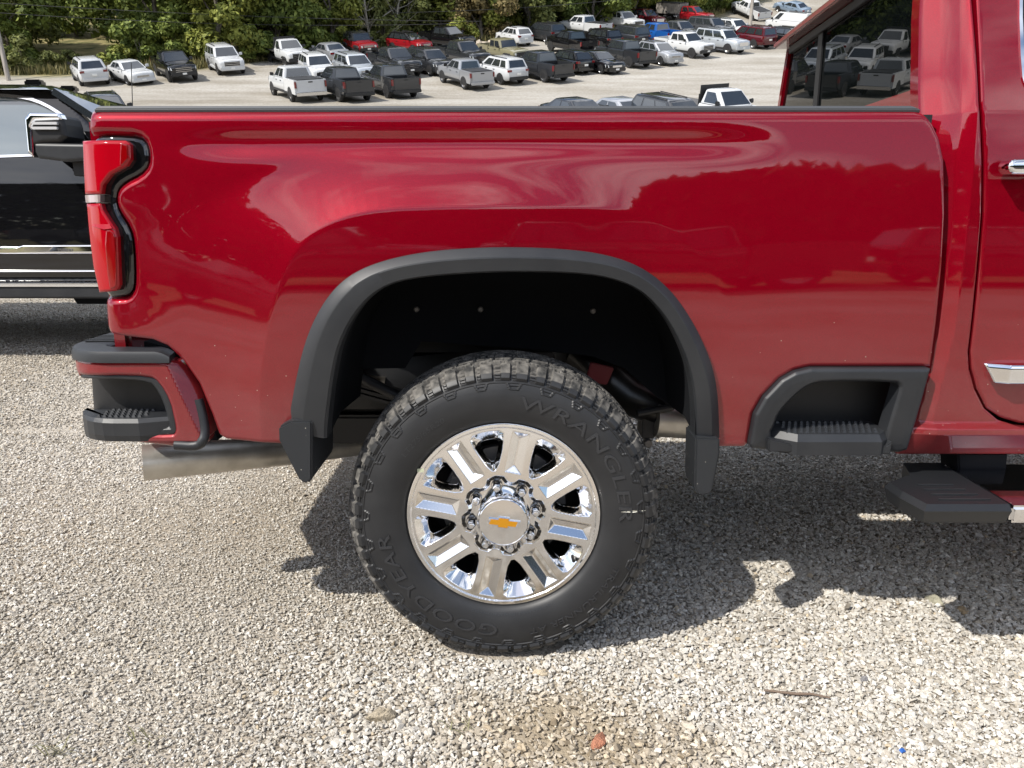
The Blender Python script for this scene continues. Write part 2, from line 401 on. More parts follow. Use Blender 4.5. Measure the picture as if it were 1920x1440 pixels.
sub(field('lower_lens', outl([(146, 382), (186, 381), (191, 394), (216, 428), (221, 445), (225, 535), (219, 545), (178, 550), (161, 500), (150, 430)], YB, 0), [], YB,
    lens_d(.008), M['lens'], res=.003, thick=.03, edge=(.008, .005)), TL)
sub(field('lower_lens_band', outl([(196, 432), (213, 432), (219, 448), (222, 533), (216, 540), (205, 541)], YB, 1), [], YB,
    lens_d(.0100), M['lens_dark'], res=.003, thick=.01, edge=(.003, .001)), TL)
sub(field('reflector_facet', outl([(168, 392), (188, 394), (213, 428), (196, 430), (166, 424)], YB, 0), [], YB,
    lambda x, z: lens_d(.0105)(x, z)-(z-Zp(428))*.25, M['lens'], res=.003, thick=.01), TL)

# ---- wheel arch trim and mud flaps
NA = 140
O = resample(np.r_[arch_o, outl([(556, 800)], YB)], NA)[:, :]
I = resample(np.r_[arch_i], NA)
ts = [(0, .002), (.0, .014), (.05, .018), (.36, .034), (.42, .035), (.93, .031), (1.0, .022), (1.0, -.035)]
V = []; F = []
for i in range(NA):
    for t, dd in ts:
        x, z = O[i]*(1-t)+I[i]*t; db = float(flare_a(x))-.002
        V.append((x, YB-(float(base_d(np.array(z)))+db+dd), z))
k = len(ts)
for i in range(NA-1):
    for j in range(k-1): F.append((i*k+j, (i+1)*k+j, (i+1)*k+j+1, i*k+j+1))
own(mesh('arch_trim', V, F, M['trim'], None, 22))
YT = YB-.066
b = MB(); poly = outl([(522, 801), (545, 789), (585, 789), (585, 812), (585, 898), (577, 908), (562, 903), (531, 842), (523, 826)], YT).tolist()
fl = own(b.prism(poly, YT, YT+.25).build('mud_flap', M['trim_dirty'], None, 30, bevel=.005))
YT = YB-.030
poly = outl([(1304, 820), (1350, 822), (1350, 850), (1336, 922), (1328, 928), (1309, 929), (1302, 915)], YT).tolist()
own(MB().prism(poly, YT, YT+.12).build('mud_flap', M['trim_dirty'], None, 30, bevel=.005))
# ---- wheel housing liner: arched roof and dark inner wall with bolts
NL = 60; Il = resample(arch_i, NL); V = []; F = []
for i in range(NL):
    for q, yy in enumerate((YB-.01, YB+.20, YB+.42)):
        c = np.array([-.02, .45]); p = c+(Il[i]-c)*(1.0, 1.03, 1.0)[q]
        V.append((p[0], yy, p[1]))
for i in range(NL-1):
    for q in range(2): F.append((i*3+q, (i+1)*3+q, (i+1)*3+q+1, i*3+q+1))
LINER = own(mesh('wheel_liner', V, F, M['deep'], None, 40))
YL = YB+.40
b = MB(); poly = outl([(675, 692), (680, 580), (705, 500), (780, 462), (1150, 462), (1225, 500), (1245, 620), (1262, 700), (1298, 790), (1232, 745), (1170, 690), (1110, 668), (1000, 655), (790, 640), (760, 690)], YL).tolist()
own(b.prism(poly, YL, YL+.02).build('liner_wall', M['deep']))
for (bx, by) in ((781, 580), (901, 580), (1112, 583)):
    c = px(bx, by, YL-.006)
    o = own(MB().lathe([(.0, -.006), (.006, -.006), (.009, -.003), (.009, .006)], 14, c).build('liner_bolt', M['grey_metal'], None, 40))
# ---- chassis glimpsed behind the wheel
YF = YB+.62
own(MB().box((-1.0, YF, .78), (3.2, YF+.07, .93)).build('frame_rail', M['frame'], None, bevel=.006))
own(MB().box((-1.0, YF+.69, .78), (3.2, YF+.76, .93)).build('frame_rail', M['frame'], None, bevel=.006))
c0 = px(690, 668, YF-.03); 
own(MB().prism(outl([(690, 640), (738, 632), (738, 672), (690, 672)], YF-.02).tolist(), YF-.02, YF-.001).build('frame_plate', M['grey_metal'], None, bevel=.002))
brk = own(MB().prism(outl([(754, 627), (785, 627), (772, 668), (754, 669)], YF-.04).tolist(), YF-.04, YF-.001).build('frame_bracket', M['grey_metal'], None, bevel=.002))
for bx, by in ((765, 657), (656, 661)):
    own(MB().lathe([(0, -.014), (.010, -.014), (.012, -.010), (.012, .0), (.017, .0), (.017, .012)], 16, px(bx, by, YF-.05)).build('frame_bolt', M['grey_metal'], None, 40))
M['spring'] = mat('spring_steel', (.035, .035, .036), .35, .6)
YS = YB+.47
AX = px(944, 969, YB).x; AZ = .434
for kx in range(5):       # leaf springs, one strip each
    pts = []
    for t in np.linspace(-1, 1, 24):
        L_ = .72-.11*kx; x = AX+t*L_; z = .62-kx*.017+.17*(t*L_/.72)**2*(1.0 if t < 0 else .55); pts.append((x, z))
    V = []; F = []
    for x, z in pts:
        for dy in (0, .075):
            for dz in (0, .011): V.append((x, YS+dy, z+dz))
    for i in range(len(pts)-1):
        a, c = i*4, (i+1)*4; F += [(a, c, c+1, a+1), (a+1, c+1, c+3, a+3), (a+2, a+3, c+3, c+2), (a, a+2, c+2, c)]
    F += [(0, 1, 3, 2), (len(V)-4, len(V)-2, len(V)-1, len(V)-3)]
    own(mesh('leaf_spring', V, F, M['spring']))
own(MB().box((.43, YS-.012, .52), (.475, YS+.088, .66)).build('spring_clamp', M['frame'], None, bevel=.004))
own(MB().lathe([(0, -.01), (.011, -.01), (.014, -.006), (.014, .02)], 16, (.452, YS-.012, .505)).build('clamp_bolt', M['grey_metal'], None, 40))
own(MB().tube([(AX, YB+.22, AZ), (AX, YB+1.78, AZ)], .055, 20).build('rear_axle', M['frame'], None, 40))
own(MB().lathe([(0, -.16), (.12, -.14), (.17, -.05), (.17, .05), (.12, .14), (0, .16)], 24, (AX, YB+1.0, AZ)).build('differential', M['frame'], None, 40))
own(MB().tube([px(604, 668, YB+.50), px(690, 715, YB+.46), px(800, 770, YB+.44)], .018, 14).build('shock_absorber', M['frame'], None, 40))
# exhaust: tail pipe with the wide tip, and the big elbow ahead of the wheel
pts = [px(268, 868, YB+.30), px(330, 862, YB+.34), px(540, 845, YB+.56), px(660, 834, YB+.72), px(760, 822, YB+.80)]
own(MB().tube(pts, [.057, .056, .050, .043, .043], 28, cap=False).build('exhaust_pipe', M['steel'], None, 60))
pts = [px(1090, 660, YB+.62), px(1140, 705, YB+.55), px(1180, 742, YB+.50), px(1235, 765, YB+.50), px(1330, 772, YB+.52), px(1500, 780, YB+.55)]
own(MB().tube(pts, [.075, .07, .066, .062, .058, .058], 24).build('exhaust_elbow', mat('dark_exhaust', (.05, .048, .045), .32, .8), None, 60))
own(MB().tube([px(1228, 786, YB+.46), px(1300, 790, YB+.47), px(1420, 795, YB+.5)], .058, 24).build('exhaust_can', M['steel'], None, 60))
own(MB().prism(outl([(1108, 680), (1152, 690), (1138, 722), (1098, 715)], YB+.45).tolist(), YB+.45, YB+.47).build('bump_stop', mat('red_bracket', (.16, .008, .012), .5), None, bevel=.003))
own(MB().tube([px(585, 705, YB+.585), px(640, 714, YB+.585), px(720, 726, YB+.60)], .036, 20).build('muffler', mat('bright_steel', (.62, .57, .50), .3, 1), None, 60))
own(MB().box((-.74, YB+.62, .45), (-.22, YB+.80, .555)).build('tow_crossmember', M['frame'], None, bevel=.01))
own(MB().tube([px(1195, 775, YB+.40), px(1262, 762, YB+.42)], .012, 10).build('pipe_hanger', M['frame']))
own(MB().tube([px(1232, 718, YB+.44), px(1250, 748, YB+.44), px(1256, 790, YB+.44)], .006, 8).build('pipe_strap', M['grey_metal']))
own(MB().lathe([(.20, .02), (.28, .0), (.36, .0), (.415, .03), (.43, .08), (.43, .16), (.415, .21), (.36, .24), (.28, .24), (.20, .22)], 48, (-.52, YB+1.03, .55), axis=2).build('spare_tyre', M['rubber'], None, 40))
own(MB().box((.2, YB+.75, .56), (1.05, YB+1.5, .80)).build('fuel_tank', M['deep'], None, bevel=.03))
sh = MB().prism([(x, z) for x, z in outl([(624, 690), (700, 700), (700, 745), (620, 742)], YB+.9).tolist()], YB+.9, YB+.92); own(sh.build('heat_shield', M['steel']))

# ---- rear bumper
YU = YB-.005
XB0 = Xp(215, 740); RB = XB0-Xp(137, 690, YB+.075)+.002
def bum_d(x, z):
    return .012-.16*(z-.79)**2-corner(x, XB0, RB)-.25*np.clip(z-.868, 0, 1)-.5*np.clip(.66-z, 0, 1)-.9*np.clip(x-Xp(352, 740)+.35*(z-.75), 0, 1)
rec = outl([(120, 708), (200, 702), (284, 704), (302, 717), (321, 750), (330, 790), (332, 808), (325, 816), (250, 812), (165, 802), (120, 795)], YU, 1)
bo = outl([(118, 671), (118, 700), (130, 706), (142, 720), (140, 760), (134, 785), (148, 804), (190, 818), (330, 839), (374, 843), (390, 826), (387, 795), (374, 745), (352, 700), (326, 671)], YU, 1)
BUMPER = own(field('rear_bumper', bo, [rec], YU, bum_d, M['red'], res=.004, thick=.06, edge=(.010, .006)))
def bsub(o): o.parent = BUMPER; return o
# the rest of the bumper, across the back of the truck
xl = XB0-RB+.002
b = MB(); b.prism([(xl+.035, YU+RB+.07), (xl-.04, YU+.34), (xl-.14, YU+.55), (xl-.15, YU+1.48), (xl-.06, YU+1.72), (xl+.02, YU+1.86), (XTAIL-.03, YU+1.86), (XTAIL-.03, YU+RB+.03)], .625, .855, axis=2); bsub(b.build('bumper_beam', M['red'], None, 40, bevel=.012))
# top pad, bending round the corner
def bend(x_end, yf, r, xc, yback, n=12):
    P = [(x_end, yf), (xc, yf)]
    P += [(xc-r*math.sin(t), yf+r-r*math.cos(t)) for t in np.linspace(0, math.pi/2, n)[1:]]
    return P+[(xc-r, yback)]
xe_ = Xp(322, 668, YU)
po = resample(bend(xe_, YU-.018, RB+.006, XB0, YU+1.9), 70); pi_ = resample(bend(xe_-.012, YU+.050, .035, XB0-.002, YU+1.9), 70)
po[:, 0] = np.interp(np.linspace(0, 1, 70), np.linspace(0, 1, 70), po[:, 0])
def by_frac(P, k):   # equal shares for run, bend and return
    P = np.array(P); i = [0, 1, len(P)-2, len(P)-1]; out = []
    for q, m_ in zip(range(3), k): seg = resample(P[i[q]:i[q+1]+1], m_); out.append(seg if q == 2 else seg[:-1])
    return np.concatenate(out)
po = by_frac(bend(xe_, YU-.018, RB+.006, XB0, YU+1.9), (10, 14, 6)); pi_ = by_frac(bend(xe_-.012, YU+.050, .035, XB0-.002, YU+1.9), (10, 14, 6))
zt = Zp(660, YU); V = []; F = []; n = len(po)
for i in range(n):
    a, c = po[i], pi_[i]; n_ = (c-a); lift = -.014 if i == 0 else (-.004 if i == 1 else 0)
    for t, dz in ((0, -.026), (.015, -.006), (.07, .003), (.2, .005), (.92, .006), (1, .0), (1, -.03)): V.append((a[0]+n_[0]*t, a[1]+n_[1]*t, zt+dz+(lift if dz > -.02 else 0)))
for i in range(n-1):
    for j in range(6): F.append((i*7+j, (i+1)*7+j, (i+1)*7+j+1, i*7+j+1))
F += [tuple(range(7)), tuple(range((n-1)*7+6, (n-1)*7-1, -1))]
bsub(mesh('bumper_top_pad', V, F, M['trim'], None, 35))
for q in range(5):
    bsub(MB().box((xl+.018, YU+.12+q*.024, zt+.0062), (XB0-.045, YU+.130+q*.024, zt+.010)).build('pad_rib', M['trim'], None, bevel=.001))
# step recess, its frame and the tread step
bsub(field('step_recess', outl([(126, 690), (300, 694), (335, 740), (336, 815), (126, 815)], YU, 0), [], YU, lambda x, z: -.085-.6*corner(x, XB0, RB), M['black'], res=.006, thick=.02))
fr_in = outl([(100, 717), (200, 709), (272, 713), (288, 725), (303, 752), (314, 790), (312, 806), (262, 806), (100, 792)], YU, 1)
bsub(field('recess_frame', rec, [fr_in], YU, lambda x, z: .004-.16*(z-.79)**2-corner(x, XB0, RB)-.9*np.clip(-psdf(rec, x, z)-.014, 0, .05), M['trim'], res=.004, thick=.07, edge=(.004, .002)))
zt2 = Zp(787, YU-.02)
pf = [(Xp(331, 790), YU+.012), (Xp(268, 790), YU-.020)]+bend(XB0, YU-.020, RB-.010, XB0, YU+.095, 8)[1:]+[(Xp(331, 780), YU+.095)]
n = len(pf); cc = np.mean(pf, axis=0)
V = [(cc[0]+(x-cc[0])*.98, cc[1]+(y-cc[1])*.9, zt2-.062) for x, y in pf]+[(x, y, zt2-.045) for x, y in pf]+[(x, y, zt2-.010) for x, y in pf]+[(cc[0]+(x-cc[0])*.95, cc[1]+(y-cc[1])*.84, zt2) for x, y in pf]
F = [tuple(range(n))]+[(k_*n+i, k_*n+(i+1) % n, (k_+1)*n+(i+1) % n, (k_+1)*n+i) for k_ in range(3) for i in range(n)]+[tuple(range(4*n-1, 3*n-1, -1))]
bsub(mesh('corner_step', V, F, M['trim'], None, None))
def studs(name, x0, x1, y0, y1, z, nx, ny, size, par_f, skew=0):
    b = MB()
    for i in range(nx):
        for j in range(ny):
            x = x0+(x1-x0)*(i+.5*(j % 2)+.25)/nx+skew*j; y = y0+(y1-y0)*(j+.5)/ny; s = size
            b.add([(x-s, y-s*.8, z), (x+s, y-s*.8, z), (x+s, y+s*.8, z), (x-s, y+s*.8, z), (x-s*.3, y-s*.4, z+.006), (x+s*.5, y-s*.4, z+.006), (x+s*.5, y+s*.4, z+.006), (x-s*.3, y+s*.4, z+.006)],
                  [(4, 5, 6, 7), (0, 1, 5, 4), (1, 2, 6, 5), (2, 3, 7, 6), (3, 0, 4, 7)])
    return par_f(b.build(name, M['trim']))
studs('step_studs', Xp(180, 775), Xp(268, 775), YU+.0, YU+.085, zt2-.0005, 8, 4, .0055, bsub)
# lower corner guard
gpts = outl([(366, 752), (378, 790), (384, 820), (375, 836), (330, 833)], YU, 2, False)
bsub(MB().tube([(x, YU-.004+.9*max(0, x-Xp(352, 740)+.35*(z-.75)), z) for x, z in gpts], .0135, 12).build('corner_guard', M['trim'], None, 60))
# tow frame; dark strip added to darken the gap behind the bumper
own(MB().box((XTAIL+.02, YB+.07, .66), (Xp(420, 800), YB+.30, .88)).build('bumper_bracket', M['frame']))
own(MB().prism(outl([(270, 640), (330, 655), (385, 740), (408, 826), (388, 826), (360, 745), (320, 680), (270, 660)], YB+.05).tolist(), YB+.05, YB+.12).build('dark_gap_filler', M['deep']))

# ---- bed step ahead of the wheel
so = outl([(1743, 690), (1520, 690), (1491, 697), (1465, 712), (1434, 746), (1417, 778), (1408, 836), (1412, 843), (1440, 846), (1690, 851), (1706, 846), (1722, 780)], YB-.01, 0)
so = np.array(so); si = outl([(1445, 812), (1452, 800), (1460, 774), (1490, 740), (1515, 721), (1545, 714), (1676, 715), (1686, 722), (1684, 735), (1668, 795), (1660, 835), (1455, 835)], YB-.01, 1)
STEP = own(field('bed_step', so, [si], YB-.01, lambda x, z: base_d(z)+.018-.1*np.clip(.025+psdf(so, x, z), 0, 1), M['trim'], res=.004, thick=.05, edge=(.009, .007)))
def ssub(o): o.parent = STEP; return o
ssub(field('step_recess', outl([(1435, 705), (1690, 705), (1690, 845), (1435, 845)], YB+.11), [], YB+.11, lambda x, z: 0*x, M['black'], res=.03, thick=.01))
zt3 = Zp(816, YB-.03); ys = YB-.034
pf = [(Xp(1655, 820, ys), ys), (Xp(1496, 820, ys), ys), (Xp(1447, 806, YB), YB+.015), (Xp(1450, 805, YB), YB+.11), (Xp(1668, 800, YB), YB+.11), (Xp(1674, 802, YB), YB+.01)]
n = len(pf); c = np.mean(pf, axis=0)
V = [(x, y, zt3-.055) for x, y in pf]+[(x, y, zt3-.018) for x, y in pf]+[(c[0]+(x-c[0])*.965, y+(.012 if y < YB+.05 else 0), zt3) for x, y in pf]
F = [tuple(range(n))]+[(i, (i+1) % n, n+(i+1) % n, n+i) for i in range(n)]+[(n+i, n+(i+1) % n, 2*n+(i+1) % n, 2*n+i) for i in range(n)]+[tuple(range(3*n-1, 2*n-1, -1))]
ssub(mesh('step_pad', V, F, M['trim']))
studs('step_studs', Xp(1475, 805), Xp(1650, 805), YB-.012, YB+.10, zt3-.0005, 15, 5, .0055, ssub)
ssub(MB().prism(outl([(1440, 822), (1492, 833), (1662, 834), (1672, 826), (1668, 851), (1440, 846)], YB-.02).tolist(), YB-.026, YB+.05).build('step_fascia', M['trim'], None, bevel=.003))

# ---- cab
GAP = [(1812, -330), (1822, -100), (1827, 0), (1836, 190), (1842, 300), (1841, 400), (1833, 500), (1823, 600), (1816, 660), (1818, 692), (1828, 730), (1846, 766), (1872, 788), (1905, 798), (1960, 802), (2320, 806)]
XC = Xp(1820, 400)
def door_d(x, z): return np.where(z > 1.05, -.105*(z-1.05)**2, -.10*(1.05-z)**2)-.10*np.clip(z-1.50, 0, 1)+0*x
def cab_d(x, z):
    d = door_d(x, z); xc = XC-.02*ss(1.0, .7, z); t = np.clip(xc-x, 0, 1)
    d = d-(.62*np.minimum(t, .030)+1.0*np.clip(t-.030, 0, .075))*ss(.60, .78, z)
    d = d-.018*ss(1.40, 1.60, z)*ss(XC+.0, XC-.06, x)
    return d+.028*ss(.705, .688, z)-.55*np.clip(.675-z, 0, 1)
gap_w = outl_d(GAP, YB, door_d)
left_w = [(1.085, gap_w[0][1]), (1.062, 1.75), (1.060, 1.55), (1.060, 1.30), (1.055, .86)]
cab_o = np.array(gap_w.tolist()+outl([(2320, 858), (1690, 858), (1700, 830)], YB).tolist()+left_w[::-1])
own(field('cab_side', cab_o, [], YB, cab_d, M['red'], res=.005, thick=.04, edge=(.006, .003)))
win = outl_d([(1917, -250), (1914, 0), (1920, 130), (1928, 160), (1950, 172), (2310, 172), (2310, -250)], YB, door_d, 1)
door_o = outl_d([(x+5, y-(5 if y > 780 else 0)) for x, y in GAP]+[(2320, -330)], YB, door_d)
DOOR = own(field('door', door_o, [win], YB, door_d, M['red'], res=.006, thick=.035, edge=(.006, .003)))
sub(field('door_window', win, [], YB+.012, door_d, M['glass'], res=.03, thick=.004), DOOR)
wt = outl_d([(1911, -250), (1908, 0), (1913, 140), (1923, 168), (1950, 180), (2316, 180), (2316, -250)], YB, door_d, 1)
sub(field('window_trim', wt, [win], YB, lambda x, z: door_d(x, z)+.004, M['chrome'], res=.005, thick=.02), DOOR)
ho = outl([(1888, 314), (1893, 302), (1905, 298), (1990, 298), (1998, 314), (1990, 328), (1905, 328), (1893, 325)], YB-.045, 1)
sub(field('door_handle', ho, [], YB-.045, lambda x, z: .010-9*(z-ho[:, 1].mean())**2, M['chrome'], res=.003, thick=.04, edge=(.008, .006)), DOOR)
mo = outl([(1853, 684), (2316, 684), (2316, 718), (1866, 718)], YB-.02)
sub(field('door_moulding', mo, [], YB-.02, lambda x, z: .012-.6*np.abs(z-mo[:, 1].mean())*0-.35*np.clip(z-(mo[:, 1].max()-.009), 0, 1)-.5*np.clip(Xp(1880, 700)-x, 0, 1), M['chrome'], res=.003, thick=.03, edge=(.003, .002)), DOOR)
# cab back wall with the rear window
A, Bv = Vector((1.083, YB+.10, 0)), Vector((1.20, YB+1.74, 0)); W_ = (Bv-A).normalized(); NW = Vector((-W_.y, W_.x, 0))     # outward, towards the bed
def wall(u, w, z): p = A+W_*u+NW*w; return (p.x, p.y, z)
LW = (Bv-A).length
def wbox(name, u0, u1, z0, z1, w0, w1, m, par=None, bevel=0):
    b = MB().hexa([wall(u0, w0, z0), wall(u1, w0, z0), wall(u1, w1, z0), wall(u0, w1, z0), wall(u0, w0, z1), wall(u1, w0, z1), wall(u1, w1, z1), wall(u0, w1, z1)])
    o = b.build(name, m, None, None, True, bevel)
    if par: o.parent = par
    else: own(o)
    return o
def whex(name, ub, ut, z0, z1, w0, w1, m, par=None, bevel=0):
    b = MB().hexa([wall(ub[0], w0, z0), wall(ub[1], w0, z0), wall(ub[1], w1, z0), wall(ub[0], w1, z0), wall(ut[0], w0, z1), wall(ut[1], w0, z1), wall(ut[1], w1, z1), wall(ut[0], w1, z1)])
    o = b.build(name, m, None, None, True, bevel)
    if par: o.parent = par
    else: own(o)
    return o
wbox('cab_back', .012, LW+.02, .72, 1.585, -.06, 0, M['red'], None, .008)
un = lambda z: .045+(z-1.585)*.36          # near edge of the greenhouse leans inward
whex('cab_pillar', (un(1.585), un(1.585)+.022), (un(1.97), un(1.97)+.022), 1.585, 1.97, -.06, 0, M['red'], None, .005)
whex('cab_pillar', (LW-.075, LW-.02), (LW-.215, LW-.16), 1.585, 1.96, -.06, 0, M['red'], None, .008)
RW = whex('rear_window', (un(1.586)+.022, LW-.075), (un(1.935)+.022, LW-.20), 1.586, 1.935, -.03, -.012, M['glass'])
for u in (1.0,): wbox('window_mullion', u, u+.055, 1.587, 1.934, -.0115, -.004, M['black'], RW, .002)
wbox('window_header', .195, LW-.21, 1.905, 1.934, -.0115, .004, M['black'], RW, .002)
roof = MB(); ro = [wall(.16, .03, 1.962), wall(LW-.16, .05, 1.962), wall(LW-.18, -1.9, 1.99), wall(.18, -1.9, 1.99), wall(.22, .005, 2.0), wall(LW-.25, .005, 2.0), wall(LW-.28, -1.7, 2.04), wall(.26, -1.7, 2.04)]
own(roof.hexa(ro).build('cab_roof', M['red'], None, 50, bevel=.015))
wbox('roof_visor', .17, LW-.15, 1.936, 1.961, -.05, .055, paint('reflection_red_visor', (.30, .10, .09), .2, .4), None, .006)  # tan-pink reflection is put into the visor's paler red
# forward body, out of the frame: front doors, fender and hood so that the shadow and side views hold
XR = Xp(2320, 500)
own(MB().hexa([(XR+.004, YB+.01, .62), (4.0, YB+.03, .62), (4.0, YB+1.97, .62), (XR+.004, YB+1.99, .62), (XR+.004, YB+.04, 1.45), (4.0, YB+.1, 1.38), (4.0, YB+1.9, 1.38), (XR+.004, YB+1.96, 1.45)]).build('front_body', M['red'], None, 40, bevel=.03))
own(MB().hexa([(XR+.004, YB+.09, 1.451), (2.9, YB+.14, 1.42), (2.9, YB+1.86, 1.42), (XR+.004, YB+1.91, 1.451), (XR+.004, YB+.20, 1.95), (2.35, YB+.24, 1.95), (2.35, YB+1.76, 1.95), (XR+.004, YB+1.80, 1.95)]).build('front_cabin', M['glass'], None, 40, bevel=.02))
own(MB().box((1.16, YB+1.93, .62), (XR, YB+1.985, 1.5)).build('cab_side', M['red'], None, bevel=.01))
own(MB().box((1.2, YB+.06, .66), (3.9, YB+1.92, .74)).build('floor_pan', M['deep']))
# ---- running board
zr = .548; yr = YB-.20
pf = [(Xp(1735, 948, yr), yr), (Xp(1692, 925, YB-.12), YB-.11), (Xp(1690, 925, YB-.12), YB-.03), (Xp(1716, 905, YB), YB+.03), (Xp(1716, 905, YB)+.03, YB+.13), (3.0, YB+.13), (3.0, yr)]
def board(name, pf, mt, z1=zr, hgt=.052, ch=.014):
    n = len(pf); cx = np.mean(pf, axis=0)
    V = [(x+(.012 if x < 1.1 else 0), y+(.02 if y < YB-.1 else 0), z1-hgt) for x, y in pf]+[(x, y, z1-ch) for x, y in pf]+[(x+(.012 if x < 1.05 else 0), y+(ch if y < YB-.1 else 0), z1) for x, y in pf]
    F = [tuple(range(n))]+[(i, (i+1) % n, n+(i+1) % n, n+i) for i in range(n)]+[(n+i, n+(i+1) % n, 2*n+(i+1) % n, 2*n+i) for i in range(n)]+[tuple(range(3*n-1, 2*n-1, -1))]
    return mesh(name, V, F, mt)
xch = Xp(1899, 950, yr); M['board'] = plastic('board_plastic', (.012, .013, .015), .42)
BOARD = own(board('running_board', [(x if x < 2 else xch, y) for x, y in pf], M['board']))
o = MB().box((xch+.001, yr+.002, zr-.048), (3.0, YB+.13, zr-.002)).build('board_chrome', M['chrome'], None, 40, bevel=.008); o.parent = BOARD
for q in range(4):
    o = MB().box((1.08, yr+.04+q*.035, zr+.0005), (xch-.03-.012*q, yr+.046+q*.035, zr+.003)).build('tread_rib', M['trim']); o.parent = BOARD
own(MB().prism(outl([(1796, 850), (1890, 850), (1886, 912), (1800, 912)], YB+.08).tolist(), YB+.08, YB+.18).build('board_bracket', M['deep'], None, bevel=.004))
# ================================================================== the wheel
YW = YB+.005; WC = Vector((AX, YW, AZ))
TH0 = R(11.0)
def rot(P, a): c, s = math.cos(a), math.sin(a); return np.stack([P[..., 0]*c-P[..., 1]*s, P[..., 0]*s+P[..., 1]*c], -1)
pk = chaikin([(.134, -.011), (.134, .011), (.205, .041), (.243, .050), (.2505, .0), (.243, -.050), (.205, -.041)], 1)
hk = chaikin([(.153, -.008), (.153, .008), (.203, .027), (.215, .021), (.217, 0), (.215, -.021), (.203, -.027)], 1)
star = []
for k in range(8):
    for da, r_ in ((-12, .1165), (0, .121), (12, .1165), (17.5, .103), (22.5, .100), (27.5, .103)):
        a = TH0+R(45*k+da); star.append((r_*math.cos(a), r_*math.sin(a)))
star = np.array(star)
def fold(x, z):
    th = np.arctan2(z, x)-TH0; k = np.round(th/R(45)); t = th-k*R(45); r = np.hypot(x, z)
    return r*np.cos(t), r*np.sin(t), r, th
def rim_d(X, Z):
    x, z = np.asarray(X)-AX, np.asarray(Z)-AZ
    u, w, r, th = fold(x, z)
    d = -.012*np.clip((r-.2665)/.0065, 0, 1.3)**2 - .004*ss(.2575, .2555, r)
    sp, sh = psdf(pk, u, w), psdf(hk, u, w)
    t = np.where(sp < 0, (-sp)/np.maximum(-sp+np.maximum(sh, 0), 1e-5), 0)
    d = d-.030*t
    # V groove along each spoke
    th2 = th-R(22.5); k = np.round(th2/R(45)); t2 = th2-k*R(45); u2, w2 = r*np.cos(t2), r*np.sin(t2)
    g = np.minimum(np.minimum(.62*(.0235-np.abs(w2)), .75*(u2-.128)), .70*(.246-u2))
    d = d-np.clip(g, 0, .0135)
    s = psdf(star, x, z); d = d-.010*np.clip(-s/.011, 0, 1)
    return d
ring = [(AX+.2733*math.cos(a), AZ+.2733*math.sin(a)) for a in np.linspace(0, 2*math.pi, 160, endpoint=False)]
holes = [rot(hk, TH0+R(45*k))+np.array([AX, AZ]) for k in range(8)]
WHEEL = own(empty('wheel', (0, 0, 0)))
def ws(o): o.parent = WHEEL; return o
RIM = ws(field('rim', ring, holes, YW, rim_d, M['polish'], res=.0021, thick=.012))
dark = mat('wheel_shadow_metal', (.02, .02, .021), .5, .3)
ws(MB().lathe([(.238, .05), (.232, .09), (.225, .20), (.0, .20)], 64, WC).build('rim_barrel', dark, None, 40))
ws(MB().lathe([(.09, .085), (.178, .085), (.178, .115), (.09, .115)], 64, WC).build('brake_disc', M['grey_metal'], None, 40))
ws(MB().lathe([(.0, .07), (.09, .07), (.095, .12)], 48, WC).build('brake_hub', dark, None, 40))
ws(MB().prism([(AX-.19, AZ+.03), (AX-.14, AZ+.10), (AX-.09, AZ+.07), (AX-.12, AZ-.03)], YW+.07, YW+.13).build('brake_caliper', M['grey_metal'], None, bevel=.006))
# lug nuts in dark pockets
for k in range(8):
    a = TH0+R(45*k+.5); c = WC+Vector((.0905*math.cos(a), 0, .0905*math.sin(a)))
    ws(MB().lathe([(.0158, .016), (.0158, -.001), (.0150, -.003), (.0143, .012), (0, .012)], 20, c+Vector((0, .004, 0))).build('nut_pocket', M['gloss_black'], None, 40))
    ws(MB().lathe([(0, -.0245), (.0075, -.024), (.0105, -.0205), (.0115, -.018), (.0115, .010)], 6, c, a0=a).build('lug_nut', M['chrome'], None, 25, bevel=.0012))
# centre cap
ws(MB().lathe([(.0745, .014), (.074, -.022), (.071, -.036), (.0665, -.0415), (.0655, -.0425), (.0645, -.0405)], 72, WC).build('cap_ring', M['chrome'], None, 35))
ws(MB().lathe([(.0645, -.0405), (.0, -.0412)], 72, WC).build('centre_cap', M['polish'], None, 60))
def bow(s, t):     # bow-tie emblem outline, slightly rotated with the wheel
    pts = [(-.046, -.0072), (-.0405, .0100), (-.0155, .0100), (-.0155, .0165), (.0155, .0165), (.0155, .0100), (.046, .0100), (.0405, -.0072), (.0155, -.0072), (.0155, -.0137), (-.0155, -.0137), (-.0155, -.0072)]
    P = np.array(pts)*s; a = R(-7); c_, s_ = math.cos(a), math.sin(a)
    return [(AX+x*c_-z*s_, AZ+x*s_+z*c_) for x, z in P]
ws(MB().prism(bow(1.0, 0), YW-.0468, YW-.0405).build('emblem_border', M['chrome'], None, bevel=.0008))
ws(MB().prism(bow(.84, 0), YW-.0482, YW-.0469).build('emblem', M['gold'], None, bevel=.0005))
# valve stem and the paper sticker on the rim
va = math.atan2(-(1055-969), 1075-944)
vc = WC+Vector((.235*math.cos(va), .012, .235*math.sin(va)))
ws(MB().lathe([(0, -.02), (.005, -.02), (.006, 0), (.006, .02)], 12, vc).build('valve_stem', M['black'], None, 40))
sa = math.atan2(-(878-969), 792-944)
sc_ = WC+Vector((.2635*math.cos(sa), -.0015, .2635*math.sin(sa)))
ws(MB().box(sc_-Vector((.009, 0, .005)), sc_+Vector((.009, .001, .005))).build('sticker', mat('pale_sticker', (.50, .52, .36), .7)))
